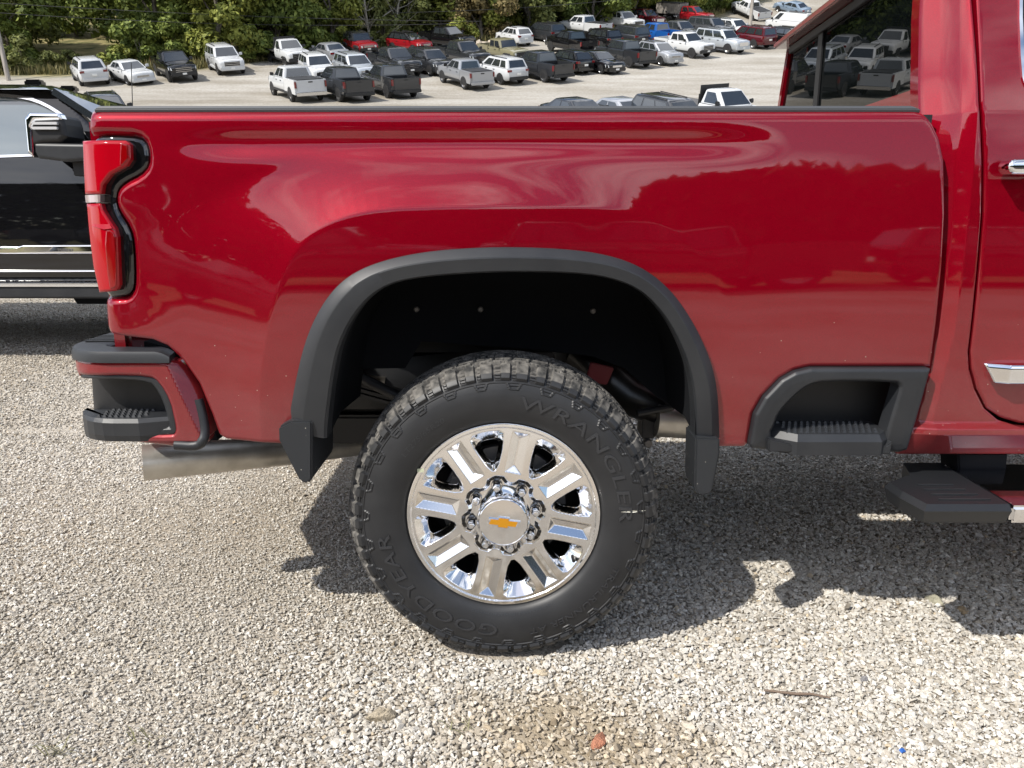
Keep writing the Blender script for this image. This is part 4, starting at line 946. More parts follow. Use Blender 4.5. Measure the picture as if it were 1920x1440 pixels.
SPEC = {  # L W roof  hood  belt  ws base/top, rear top/base, wheelbase axle front/rear, wheel r
    'pickup':  dict(L=5.9, W=2.04, H=1.96, hood=1.27, belt=1.31, f0=1.35, f1=.62, r1=-.86, r0=-1.02, xf=1.93, xr=-1.85, r=.42, z0=.50, bed=-1.08, side=((.09, .47), (.53, .93))),
    'longbed': dict(L=6.4, W=2.04, H=1.98, hood=1.29, belt=1.33, f0=1.70, f1=.97, r1=-.56, r0=-.72, xf=2.20, xr=-1.95, r=.42, z0=.52, bed=-.78, side=((.09, .47), (.53, .93))),
    'midtruck': dict(L=5.4, W=1.92, H=1.82, hood=1.18, belt=1.22, f0=1.20, f1=.50, r1=-.78, r0=-.95, xf=1.72, xr=-1.65, r=.40, z0=.48, bed=-1.02, side=((.09, .47), (.53, .93))),
    'suv':     dict(L=4.9, W=1.96, H=1.78, hood=1.10, belt=1.16, f0=1.18, f1=.42, r1=-2.02, r0=-2.34, xf=1.48, xr=-1.45, r=.37, z0=.36, side=((.06, .27), (.31, .60), (.635, .93))),
    'bigsuv':  dict(L=5.3, W=2.03, H=1.93, hood=1.20, belt=1.24, f0=1.25, f1=.55, r1=-2.38, r0=-2.58, xf=1.62, xr=-1.48, r=.41, z0=.42, side=((.04, .29), (.325, .62), (.655, .94))),
    'crossover': dict(L=4.6, W=1.86, H=1.66, hood=1.05, belt=1.10, f0=1.15, f1=.30, r1=-1.70, r0=-2.20, xf=1.38, xr=-1.32, r=.35, z0=.32, side=((.10, .28), (.32, .61), (.645, .92))),
    'sedan':   dict(L=4.9, W=1.85, H=1.47, hood=.93, belt=.99, f0=1.10, f1=.25, r1=-1.10, r0=-1.85, xf=1.50, xr=-1.40, r=.33, z0=.28, trunk=1.05, side=((.14, .47), (.51, .90))),
    'minivan': dict(L=5.1, W=1.99, H=1.74, hood=1.02, belt=1.10, f0=1.62, f1=.62, r1=-2.22, r0=-2.46, xf=1.62, xr=-1.46, r=.34, z0=.30, side=((.04, .30), (.335, .62), (.655, .91))),
    'van':     dict(L=5.6, W=2.02, H=2.15, hood=1.25, belt=1.30, f0=1.95, f1=1.15, r1=-2.70, r0=-2.78, xf=1.85, xr=-1.60, r=.36, z0=.38, side=((.80, .95),)),
    'jeep':    dict(L=4.4, W=1.86, H=1.88, hood=1.22, belt=1.26, f0=.72, f1=.40, r1=-1.95, r0=-2.02, xf=1.45, xr=-1.45, r=.45, z0=.58, boxy=1, side=((.04, .30), (.34, .63), (.67, .95))),
    'gladiator': dict(L=5.5, W=1.88, H=1.86, hood=1.20, belt=1.24, f0=.95, f1=.62, r1=-.82, r0=-.90, xf=1.85, xr=-1.75, r=.42, z0=.52, bed=-.96, boxy=1, side=((.06, .46), (.53, .94))),
    'flatbed': dict(L=6.3, W=2.05, H=2.00, hood=1.30, belt=1.34, f0=1.50, f1=.85, r1=.02, r0=-.08, xf=2.15, xr=-1.80, r=.40, z0=.52, bed=-.14, flat=1, side=((.14, .88),)),
    'dump':    dict(L=7.0, W=2.06, H=2.05, hood=1.36, belt=1.40, f0=2.00, f1=1.32, r1=-.10, r0=-.20, xf=2.55, xr=-1.90, r=.43, z0=.55, bed=-.26, flat=2, side=((.08, .46), (.53, .93))),
}
def loft(st):
    V = []; F = []
    for x, w, z0, z1, cr in st:
        h = [(w*.90, z0), (w*.985, z0+.10), (w, z0+(z1-z0)*.45), (w*.985, z1-.13), (w*.93, z1-.03), (w*.55, z1+cr*.75), (0, z1+cr)]
        for y, z in h: V.append((x, y, z))
        for y, z in h[-2::-1]: V.append((x, -y, z))
    k = 13
    for i in range(len(st)-1):
        for j in range(k): F.append((i*k+j, (i+1)*k+j, (i+1)*k+(j+1) % k, i*k+(j+1) % k))
    F += [tuple(range(k)), tuple(range(len(V)-1, len(V)-k-1, -1))]
    return V, F
CACHE = {}
def proto(kind):
    if kind in CACHE: return CACHE[kind]
    s = SPEC[kind]; L, W, H = s['L'], s['W'], s['H']; w = W/2; f = L/2; boxy = s.get('boxy'); out = []
    def P(name, mb, key, parent=None, sm=35, bevel=0):
        o = mb.build(name, None, None, sm, True, bevel); me = o.data; bpy.data.objects.remove(o); me.materials.append(CB)
        out.append((name, me, key, parent)); return len(out)-1
    z0, hd, bt = s['z0'], s['hood'], s['belt']; rear_x = s['bed'] if 'bed' in s else -f
    nose = .90 if boxy else .80
    st = [(f, w*nose, z0+.10, hd-.20, .02), (f-.06, w*(nose+.06), z0+.02, hd-.10, .03), (f-.22, w*.96, z0, hd-.05, .04), (f-.6, w*.99, z0-.02, hd-.01, .05),
          (s['f0']+.05, w, z0-.02, hd+.015, .05), (s['f0']-.25, w, z0-.02, bt, .02), (s['r0']+.2 if 'bed' not in s else rear_x+.25, w, z0-.02, bt, .02)]
    if 'trunk' in s: st += [(s['r0']+.05, w*.99, z0-.02, s['trunk']-.03, .04), (-f+.25, w*.96, z0, s['trunk']-.01, .03), (-f+.06, w*.88, z0+.05, s['trunk']-.08, .02), (-f, w*.82, z0+.12, s['trunk']-.20, .01)]
    elif 'bed' in s: st += [(rear_x, w, z0-.02, bt, .02)]
    else: st += [(-f+.22, w*.97, z0, bt, .02), (-f+.05, w*.92, z0+.05, bt-.02, .01), (-f, w*.87, z0+.12, bt-.12, .0)]
    b = MB(); b.add(*loft(st)); body = P('body', b, 'body', None, 40)
    # cabin
    wb, wt = w*.955, w*(.86 if boxy else .77); zb = bt-.02; cr = .035
    fx0, fx1, rx1, rx0 = s['f0'], s['f1'], s['r1'], s['r0']
    b = MB().add([(fx0, wb*.93, zb), (fx0-.12, wb, zb), (rx0+.05, wb, zb), (rx0, wb*.93, zb), (rx0, -wb*.93, zb), (rx0+.05, -wb, zb), (fx0-.12, -wb, zb), (fx0, -wb*.93, zb),
                  (fx1, wt*.90, H-.05), (fx1-.12, wt, H-.06), (rx1+.06, wt, H-.06), (rx1, wt*.90, H-.05), (rx1, -wt*.90, H-.05), (rx1+.06, -wt, H-.06), (fx1-.12, -wt, H-.06), (fx1, -wt*.90, H-.05),
                  (fx1-.18, wt*.72, H-.01), (rx1+.15, wt*.72, H-.01), (rx1+.15, -wt*.72, H-.01), (fx1-.18, -wt*.72, H-.01)],
                 [(i, (i+1) % 8, 8+(i+1) % 8, 8+i) for i in range(8)]+[(8, 9, 16), (9, 10, 17, 16), (10, 11, 17), (11, 12, 18, 17), (12, 13, 18), (13, 14, 19, 18), (14, 15, 19), (15, 8, 16, 19), (16, 17, 18, 19), (0, 7, 6, 5, 4, 3, 2, 1)])
    P('cabin', b, 'roof', None, 30, .03)
    def pane(name, c, t0, t1, s0, s1, key='glass', off=.012):
        A, B, C_, D = [Vector(q) for q in c]    # A,B bottom left-right; D,C top
        def at(u, v): return (A*(1-u)+B*u)*(1-v)+(D*(1-u)+C_*u)*v
        q = [at(s0, t0), at(s1, t0), at(s1, t1), at(s0, t1)]; n = (q[1]-q[0]).cross(q[3]-q[0]).normalized()
        cen = sum(q, Vector())/4
        if n.dot(cen-Vector((cen.x*.6, 0, 1.0))) < 0: n = -n
        P(name, MB().add([p+n*off for p in q]+[p-n*.02 for p in q], [(0, 1, 2, 3), (0, 1, 5, 4), (1, 2, 6, 5), (2, 3, 7, 6), (3, 0, 4, 7)]), key, None, None)
    zt = H-.055
    pane('windshield', [(fx0, wb*.93, zb), (fx0, -wb*.93, zb), (fx1, -wt*.90, zt), (fx1, wt*.90, zt)], .08, .93, .04, .96)
    if kind != 'van': pane('rear_window', [(rx0, wb*.93, zb), (rx0, -wb*.93, zb), (rx1, -wt*.90, zt), (rx1, wt*.90, zt)], .14, .90, .07, .93)
    for sg in (1, -1):
        for (a, c) in s['side']:
            pane('side_window', [(rx0+.05, sg*wb, zb), (fx0-.12, sg*wb, zb), (fx1-.12, sg*wt, H-.06), (rx1+.06, sg*wt, H-.06)], .12, .88, a, c)
    # bed
    if 'bed' in s:
        xb, xe = s['bed']-.03, -f; bz = bt+.04; fl = s.get('flat')
        if not fl:
            b = MB(); 
            b.box((xe+.04, w*.80, z0), (xb, w, bz)); b.box((xe+.04, -w, z0), (xb, -w*.80, bz)); b.box((xb-.06, -w*.80, z0+.2), (xb, w*.80, bz-.02))
            P('bed', b, 'body', None, 40, .02)
            P('bed_floor', MB().box((xe+.04, -w*.80, z0+.28), (xb-.06, w*.80, z0+.33)), 'black')
            tgi = P('tailgate', MB().box((xe-.02, -w*.86, z0+.12), (xe+.05, w*.86, bz-.01)), 'body', None, 40, .02)
            P('tailgate_handle', MB().box((xe-.032, -.14, bz-.16), (xe-.021, .14, bz-.09)), 'black', tgi)
            if kind == 'midtruck' or kind == 'longbed': P('bed_cover', MB().box((xe+.05, -w*.84, bz+.001), (xb-.02, w*.84, bz+.03)), 'black', None, 40, .01)
            for sg in (1, -1): P('tail_lamp', MB().box((xe-.030, sg*w*.885 if sg > 0 else -w*1.003, z0+.40), (xe+.10, w*1.003 if sg > 0 else -w*.885, bz-.08)), 'lamp', None, 40, .01)
            P('rear_bumper', MB().box((xe-.18, -w*.95, z0-.06), (xe-.03, w*.95, z0+.13)), 'bumper', None, 40, .03)
        elif fl == 1:
            P('flat_bed', MB().box((xe, -w*1.08, 1.02), (xb, w*1.08, 1.12)), 'steel', None, 40, .01)
            P('headache_rack', MB().box((xb-.06, -w*.95, 1.12), (xb, w*.95, 1.72)).box((xb-.05, -w*.9, 1.72), (xb-.01, w*.9, 2.12)), 'black', None, 40, .01)
            P('bed_frame', MB().box((xe+.1, -.45, .62), (xb, .45, 1.02)), 'black')
            for sg in (1, -1): P('tail_lamp', MB().box((xe-.02, sg*.8-.08, .9), (xe, sg*.8+.08, 1.0)), 'lamp')
        else:
            b = MB(); b.box((xe, -w*1.1, 1.1), (xb, w*1.1, 1.2)); b.box((xe, -w*1.1, 1.2), (xb, -w*1.06, 2.25)); b.box((xe, w*1.06, 1.2), (xb, w*1.1, 2.25)); b.box((xb-.05, -w*1.06, 1.2), (xb, w*1.06, 2.25)); b.box((xe, -w*1.06, 1.2), (xe+.05, w*1.06, 2.25))
            P('dump_box', b, 'wood', None, 40, .01)
            for k in range(5):
                xx = xe+.4+k*(xb-xe-.8)/4
                for sg in (1, -1): P('box_rib', MB().box((xx-.04, sg*w*1.12-.02, 1.15), (xx+.04, sg*w*1.12+.02, 2.25)), 'wood')
            P('box_tarp', MB().box((xe-.03, -w*1.12, 2.251), (xb+.02, w*1.12, 2.32)), 'black', None, 40, .02)
            P('bed_frame', MB().box((xe+.1, -.45, .68), (xb, .45, 1.1)), 'black')
    else:
        tz_ = s.get('trunk', bt)
        for sg in (1, -1):
            lo, hi = (tz_-.32, tz_-.14) if 'trunk' in s else (bt-.24, bt-.06)
            P('tail_lamp', MB().box((-f-.012, min(sg*w*.60, sg*w*.935), lo), (-f+.20, max(sg*w*.60, sg*w*.935), hi)), 'lamp', None, 40, .03)
        P('rear_bumper', MB().box((-f-.07, -w*.84, z0+.02), (-f+.10, w*.84, z0+.26)), 'bumper', None, 40, .04)
        P('licence_plate', MB().box((-f-.08, -.16, z0+.36), (-f-.03, .16, z0+.50)), 'plate')
        if 'trunk' not in s:
            for sg in (1, -1): P('roof_rail', MB().box((rx1+.25, sg*wt*.80-.02, H-.01), (fx1-.3, sg*wt*.80+.02, H+.035)), 'black')
    # nose
    tr_ = 'bed' in s or kind == 'bigsuv'
    gz0, gz1, gw, bh = (hd-.58, hd-.15, w*.60, .30) if tr_ else (hd-.40, hd-.20, w*.50, .24)
    gi_ = P('grille', MB().box((f-.14, -gw, gz0), (f+.012, gw, gz1)), 'grille', None, 40, .03)
    for q in range(3): P('grille_bar', MB().box((f-.02, -gw*.94, gz0+(gz1-gz0)*(q+.7)/3.6), (f+.024, gw*.94, gz0+(gz1-gz0)*(q+.7)/3.6+.025)), 'bar', gi_)
    P('front_bumper', MB().box((f-.20, -w*.90, z0-.02), (f+.07, w*.90, z0-.02+bh)), 'bumper', None, 40, .05)
    P('hood_panel', MB().add([(f-.28, w*.62, hd-.010), (s['f0']+.12, w*.74, hd+.048), (s['f0']+.12, -w*.74, hd+.048), (f-.28, -w*.62, hd-.010), (f-.28, w*.55, hd+.012), (s['f0']+.12, w*.66, hd+.072), (s['f0']+.12, -w*.66, hd+.072), (f-.28, -w*.55, hd+.012)], [(0, 1, 5, 4), (1, 2, 6, 5), (2, 3, 7, 6), (3, 0, 4, 7), (4, 5, 6, 7)]), 'body', None, 40)
    if boxy or kind in ('flatbed', 'dump'):
        for ax in (s['xf'], s['xr']):
            for sg in (1, -1):
                if kind == 'flatbed' and ax < 0: continue
                P('fender_flare', MB().hexa([(ax-s['r']*1.35, sg*w*.9, s['r']*1.85), (ax+s['r']*1.35, sg*w*.9, s['r']*1.85), (ax+s['r']*1.45, sg*(w+.10), s['r']*1.75), (ax-s['r']*1.45, sg*(w+.10), s['r']*1.75), (ax-s['r']*1.0, sg*w*.9, s['r']*2.25), (ax+s['r']*1.0, sg*w*.9, s['r']*2.25), (ax+s['r']*.95, sg*(w+.08), s['r']*2.18), (ax-s['r']*.95, sg*(w+.08), s['r']*2.18)]), 'black', None, 40, .03)
    P('licence_plate', MB().box((f+.071, -.15, z0+.08), (f+.085, .15, z0+.20)), 'plate')
    for sg in (1, -1):
        if boxy: P('headlamp', MB().lathe([(0, .03), (.09, .025), (.1, .0)], 16, (f-.0, sg*w*.68, hd-.32), axis=0), 'head')
        else: P('headlamp', MB().hexa([(f-.32, sg*w*.985, hd-.36), (f-.02, sg*w*.84, hd-.36), (f+.005, sg*w*.54, hd-.36), (f-.1, sg*w*.54, hd-.36), (f-.40, sg*w*.985, hd-.17), (f-.07, sg*w*.86, hd-.19), (f-.03, sg*w*.54, hd-.20), (f-.1, sg*w*.54, hd-.19)]), 'head', None, 40, .01)
        P('mirror', MB().hexa([(fx0-.34, sg*(wb+.02), bt+.02), (fx0-.20, sg*(wb+.02), bt+.02), (fx0-.22, sg*(wb+.26), bt+.03), (fx0-.33, sg*(wb+.26), bt+.03), (fx0-.36, sg*(wb+.0), bt+.20), (fx0-.22, sg*(wb+.0), bt+.20), (fx0-.24, sg*(wb+.25), bt+.24), (fx0-.34, sg*(wb+.25), bt+.24)]), 'mirror', None, 40, .03)
        n_d = len(s['side'])
        for k in range(min(2, n_d)):
            xh = (fx0-.85-k*1.0)
            P('door_handle', MB().box((xh-.10, min(sg*w*.99, sg*(w+.02)), bt-.19), (xh+.10, max(sg*w*.99, sg*(w+.02)), bt-.15)), 'handle')
        P('sill', MB().box((s['xr']+s['r']*1.2, min(sg*w*.93, sg*(w+.015)), z0-.06), (s['xf']-s['r']*1.2, max(sg*w*.93, sg*(w+.015)), z0+.10)), 'sill', None, 40, .02)
    r = s['r']
    for ax in (s['xf'], s['xr']):
        for sg in (1, -1):
            # arch mouth: dark recess ring hugging the wheel
            n = 20; ra = r*1.20; vv = []; 
            for q in range(n+1):
                a_ = math.pi*(-.06+1.12*q/n); vv.append((ax+ra*math.cos(a_), r+ra*math.sin(a_)))
            P('wheel_arch', MB().prism(vv, min(sg*(w-.25), sg*(w+.006)), max(sg*(w-.25), sg*(w+.006))), 'arch', None, 40)
            y0 = sg*(w-.235) ; y1 = sg*(w+.012); ym = (y0+y1)/2; hw = abs(y1-y0)/2
            wi = P('wheel', MB().lathe([(r*.60, -hw), (r*.9, -hw), (r, -hw+.05), (r, hw-.05), (r*.9, hw), (r*.60, hw)], 28, (ax, ym, r)), 'tyre', None, 40)
            b = MB().lathe([(r*.62, hw*.9), (r*.56, hw*.75), (r*.2, hw*.82), (0, hw*.95)] if sg > 0 else [(r*.62, -hw*.9), (r*.56, -hw*.75), (r*.2, -hw*.82), (0, -hw*.95)], 28, (ax, ym, r))
            P('rim', b, 'rim', wi, 40)
            for q in range(5):
                a_ = q*math.tau/5+.3; c_, s_ = math.cos(a_), math.sin(a_); y_ = ym+sg*hw*.80; e_ = sg*.03
                pa, pb = r*.14, r*.60; t_ = r*.085
                P('spoke_gap', MB().add([(ax+c_*pa-s_*t_*.4, y_+e_*.6, r+s_*pa+c_*t_*.4), (ax+c_*pb-s_*t_*1.6, y_+e_*.1, r+s_*pb+c_*t_*1.6), (ax+c_*pb+s_*t_*1.6, y_+e_*.1, r+s_*pb-c_*t_*1.6), (ax+c_*pa+s_*t_*.4, y_+e_*.6, r+s_*pa-c_*t_*.4)], [(0, 1, 2, 3)]), 'arch', wi, None) if False else None
    CACHE[kind] = out; return out
KEYM = {'glass': CG, 'black': CB, 'lamp': CL, 'head': CH, 'plate': CW, 'tyre': CT, 'rim': CR_, 'arch': CB, 'grille': CB, 'steel': CS, 'wood': CWD, 'sill': CB, 'handle': CB, 'bumper': CB, 'mirror': CB, 'bar': CC}
COUNT = {}
def place(kind, colour, pos, heading, label, group='vehicles parked in the lot behind the truck', cat=None, roof=None, name=None, scale=1.0, **ov):
    name = name or {'pickup': 'pickup_truck', 'longbed': 'pickup_truck', 'midtruck': 'pickup_truck', 'gladiator': 'pickup_truck', 'flatbed': 'flatbed_truck', 'dump': 'dump_truck', 'sedan': 'sedan', 'minivan': 'minivan', 'van': 'cargo_van', 'jeep': 'off_road_car'}.get(kind, 'sport_utility_car')
    e = empty(name, pos)
    up = Vector((-(tz(pos[0]+.5, pos[1])-tz(pos[0]-.5, pos[1])), -(tz(pos[0], pos[1]+1)-tz(pos[0], pos[1]-1))/2, 1)).normalized()
    fw = Vector((math.cos(R(heading)), math.sin(R(heading)), 0)); fw = (fw-up*fw.dot(up)).normalized(); lf = up.cross(fw)
    mt = Matrix((fw, lf, up)).transposed().to_4x4(); e.matrix_world = Matrix.Translation(pos) @ mt @ Matrix.Scale(scale, 4)
    tag(e, label, cat or {'pickup_truck': 'pickup truck', 'sport_utility_car': 'SUV', 'sedan': 'sedan', 'minivan': 'minivan', 'cargo_van': 'van', 'off_road_car': 'off-road car', 'flatbed_truck': 'flatbed truck', 'dump_truck': 'dump truck'}[name], group)
    objs = []
    for (nm, me, key, par) in proto(kind):
        o = bpy.data.objects.new(nm, me); COL.objects.link(o); o.parent = objs[par] if par is not None else e
        if key in ('body',): mm = PAINT[colour]
        elif key == 'roof': mm = PAINT[roof or colour]
        elif key in ov: mm = PAINT[ov[key]] if ov[key] in PAINT else {'chrome': CC, 'black': CB, 'rimblack': CRB}[ov[key]]
        else: mm = KEYM[key]
        o.material_slots[0].link = 'OBJECT'; o.material_slots[0].material = mm; objs.append(o)
    return e
def park(kind, colour, x, y, heading, label, **kw): return place(kind, colour, hit(x, y), heading, label, **kw)
CARS = [
 # left edge
 ('suv', 'white', 172, 154, 123, 'white SUV seen from behind, leftmost car parked along the trees', dict(bumper='white')),
 ('sedan', 'white', 249, 153, -48, 'white sedan nosed towards us between a white SUV and a black pickup', dict(bumper='white', mirror='white')),
 ('pickup', 'black', 331, 146, -57, 'black pickup facing us beside the white sedan at left', dict(rim='rimblack')),
 ('bigsuv', 'white', 425, 134, -61, 'white SUV facing us alone left of the white flatbed truck', dict(bumper='white', mirror='white', sill='white')),
 # back of the left block
 ('flatbed', 'white', 541, 120, -58, 'white cab flatbed truck with black bed, parked under the trees', dict()),
 ('sedan', 'silver', 618, 113, 125, 'silver sedan seen from behind, left of the red off-road car', dict(bumper='silver', mirror='silver')),
 ('jeep', 'red', 677, 103, -61, 'boxy red off-road car with black roof and big tyres', dict(roof='charcoal', rim='rimblack')),
 ('crossover', 'red', 768, 97, -40, 'red crossover with dark roof facing right, near the bare trees', dict(roof='black', rim='rimblack')),
 ('pickup', 'black', 838, 90, -40, 'black pickup facing right, farthest right of the row below the yellowing tree', dict()),
 # second row
 ('suv', 'white', 598, 150, -66, 'white SUV facing us behind the white pickup with closed bed', dict(bumper='white', mirror='white')),
 ('suv', 'ice', 668, 148, -60, 'pale silver SUV facing right between two dark pickups', dict(bumper='ice')),
 ('pickup', 'charcoal', 742, 139, -58, 'charcoal pickup facing right behind the dark pickup with open bed', dict()),
 ('suv', 'charcoal', 807, 137, -55, 'charcoal SUV facing right, left of the silver pickup', dict()),
 ('pickup', 'charcoal', 868, 124, -55, 'dark grey pickup facing right, above the silver pickup', dict()),
 ('gladiator', 'tan', 944, 116, -56, 'olive tan boxy pickup facing right, the only one of its colour', dict()),
 # front row, tails to us
 ('longbed', 'white', 558, 184, 120, 'white pickup with covered bed, leftmost of the front row tails', dict(bumper='chrome', rim='chrome')),
 ('pickup', 'charcoal', 643, 185, 122, 'black pickup with open bed, second in the front row of tails', dict()),
 ('pickup', 'charcoal', 731, 178, 120, 'dark pickup with open bed, third in the front row of tails', dict(rim='rimblack')),
 ('midtruck', 'silver', 871, 160, 120, 'silver grey pickup with black bed cover seen from behind', dict(bumper='silver')),
 ('suv', 'white', 936, 152, 125, 'white SUV seen from behind beside the silver pickup', dict(rim='rimblack')),
 ('pickup', 'charcoal', 1010, 147, 125, 'dark grey pickup with covered bed beside the white SUV', dict()),
 ('crossover', 'black', 1064, 135, 123, 'small black SUV seen from behind, right of the dark grey pickup', dict(bumper='black')),
 ('sedan', 'black', 1122, 133, -61, 'black sedan with chrome grille facing right in the front row', dict(grille='chrome', bumper='black')),
 ('pickup', 'charcoal', 1168, 122, 122, 'dark grey pickup with open bed, right of the black sedan', dict(rim='rimblack')),
 ('crossover', 'silver', 1233, 119, -61, 'silver crossover facing us, left of the large white pickup', dict(bumper='silver', mirror='silver')),
 ('pickup', 'white', 1281, 104, -57, 'bright white pickup with black lower trim facing right', dict(rim='rimblack')),
 ('bigsuv', 'ice', 1350, 97, -55, 'large silver SUV with chrome wheels facing right', dict(bumper='ice', grille='chrome', rim='chrome')),
 ('bigsuv', 'maroon', 1403, 88, 120, 'dark red SUV seen from behind, right of the silver SUV', dict(bumper='maroon')),
 ('suv', 'black', 1455, 86, 125, 'black SUV at the end of the row by the red truck cab', dict()),
 # third row
 ('pickup', 'black', 1070, 100, 120, 'black pickup with open bed, tail to the right, below the white pickup', dict(rim='rimblack')),
 ('suv', 'black', 1124, 90, 121, 'black SUV with bright window frames behind the black pickup', dict()),
 ('bigsuv', 'charcoal', 1172, 86, 121, 'boxy charcoal SUV between the blue pickup and a black SUV', dict()),
 ('pickup', 'blue', 1228, 82, 121, 'bright blue pickup with open bed, the only blue one', dict()),
 ('pickup', 'grey', 1270, 78, -57, 'slate grey pickup facing right behind the blue pickup', dict()),
 ('bigsuv', 'grey', 1330, 70, -55, 'grey SUV facing right above the large silver SUV', dict()),
 ('suv', 'white', 1373, 70, -60, 'white SUV facing right beside the utility pole', dict(mirror='white')),
 # back rows
 ('crossover', 'white', 964, 84, 120, 'white crossover, tail to the right, near the boulders', dict(bumper='white')),
 ('minivan', 'charcoal', 1020, 76, 124, 'dark grey minivan seen from behind, left of the long white pickup', dict()),
 ('longbed', 'white', 1096, 66, 130, 'long white crew cab pickup seen nearly side on', dict(bumper='chrome')),
 ('pickup', 'white', 1166, 56, -59, 'white pickup facing right with black grille, beside the dark red one', dict(bumper='white', mirror='white')),
 ('bigsuv', 'maroon', 1207, 50, -55, 'dark red SUV facing right in the back row', dict(grille='chrome', bumper='maroon')),
 ('bigsuv', 'black', 1249, 43, -58, 'black SUV facing right beside the red dump truck', dict()),
 ('dump', 'red', 1283, 45, -40, 'red dump truck with grey weathered box and chrome bumper', dict(bumper='chrome', grille='chrome')),
 ('longbed', 'white', 1405, 34, 108, 'white extended cab pickup far right on the upper lot', dict(bumper='chrome')),
 ('sedan', 'sky', 1483, 26, 123, 'pale blue sedan in the far upper right corner', dict(bumper='sky')),
 ('van', 'white', 1478, 62, 122, 'white cargo van partly hidden by the red truck cab', dict()),
]
for kd, c_, x, y, hdg, lab, kw in CARS: park(kd, c_, x, y, hdg, lab, **kw)
# vehicles just beyond the truck, only their upper parts show over the bed rail
def over(kind, colour, x, ytop, Y, hdg, label, **kw):
    d = ray(x, ytop); p = d*(Y/d.y); z = H_CAM+p.z-SPEC[kind]['H']
    return place(kind, colour, Vector((p.x, Y, tz(p.x, Y) if kw.pop('ground', False) else z)), hdg, label, **kw)
over('sedan', 'charcoal', 1085, 187, 40, -60, 'dark sedan showing only its roof above the truck bed rail', ground=True)
over('sedan', 'silver', 1172, 190, 40, -60, 'silver sedan showing only its roof above the truck bed rail', ground=True)
over('suv', 'charcoal', 1262, 178, 38.5, -60, 'dark SUV, its roof above the bed rail beside the white flatbed', ground=True)
over('flatbed', 'white', 1340, 166, 40, -60, 'white flatbed truck cab rising above the truck bed rail', ground=True)
whip = over('crossover', 'charcoal', 200, 178, 40, -60, 'dark car roof with a tall whip aerial between the black and red trucks', ground=True)
aw = px(246, 200, 40.2); bpy.context.view_layer.update()
o = MB().tube([aw-Vector((0, 0, .9)), px(246, 118, 40.2)], .02, 6).build('whip_aerial', CB); o.parent = whip; o.matrix_parent_inverse = whip.matrix_world.inverted()
# vehicles behind the viewer, mirrored in the red paint
for kd_, c_, X_, Y_, h_, lb in (
  ('bigsuv', 'charcoal', -3.4, -9.8, 4, 'charcoal SUV mirrored in the bed side left of the wheel arch'),
  ('pickup', 'black', 3.0, -10.0, 177, 'black pickup mirrored in the bed side right of the wheel arch'),
  ('suv', 'maroon', 9.2, -10.4, 3, 'dark red SUV mirrored in the cab door'),
  ('pickup', 'grey', -10.0, -10.3, 2, 'grey pickup mirrored beside the taillight'),
  ('suv', 'black', 15.2, -10.8, 176, 'black SUV mirrored at the far right of the cab door')):
    place(kd_, c_, Vector((X_, Y_, 0)), h_, lb, group='row of vehicles behind the viewer mirrored in the paint')
# ================================================================== the black pickup at left, beyond the red one
YK = 5.35; KZ = .245
BT = empty('pickup_truck', px(60, 520, YK+1.0)*1.0); BT.location.z = KZ
tag(BT, 'glossy black pickup with large tow mirror and chrome strips behind the red tail', 'pickup truck')
KI = Matrix.Translation(-Vector(BT.location))
def kown(o): o.parent = BT; o.matrix_parent_inverse = KI; return o
KP = paint('black_paint', (.005, .005, .006), .1, .3)
def kd(x, z):
    d = np.where(z > 1.05, -.16*(z-1.05)**2, -.12*(1.05-z)**2)
    return d-.06*np.clip(z-1.42, 0, 1)
Kx = lambda x, y=400: px(x, y, YK).x
kwin = outl([(-900, 172), (-100, 171), (0, 176), (38, 184), (76, 202), (108, 225), (150, 262), (176, 292), (-900, 292)], YK, 1)
kside = outl([(-1000, 156), (0, 156), (55, 160), (86, 172), (120, 200), (160, 238), (205, 275), (240, 288), (640, 292), (645, 400), (640, 528), (470, 528), (440, 500), (330, 470), (240, 500), (205, 528), (-1000, 528)], YK)
kown(field('body_side', kside, [kwin], YK, kd, KP, res=.02, thick=.05, edge=(.02, .006)))
kown(field('side_window', kwin, [], YK+.02, kd, mat('side_glass', (.10, .13, .15), .02, .0, Specular_IOR_Level=1.0, Coat_Weight=1.0, Coat_Roughness=0), res=.04, thick=.01))
kto = outl([(-906, 166), (-100, 165), (0, 170), (40, 179), (80, 198), (113, 221), (155, 258), (184, 297), (-906, 298)], YK, 1)
kown(field('window_chrome', kto, [kwin], YK, lambda x, z: kd(x, z)+.006, M['chrome'], res=.008, thick=.02))
kown(field('quarter_divider', outl([(138, 240), (146, 248), (146, 293), (138, 293)], YK), [], YK-.002, kd, M['black'], res=.01, thick=.01))
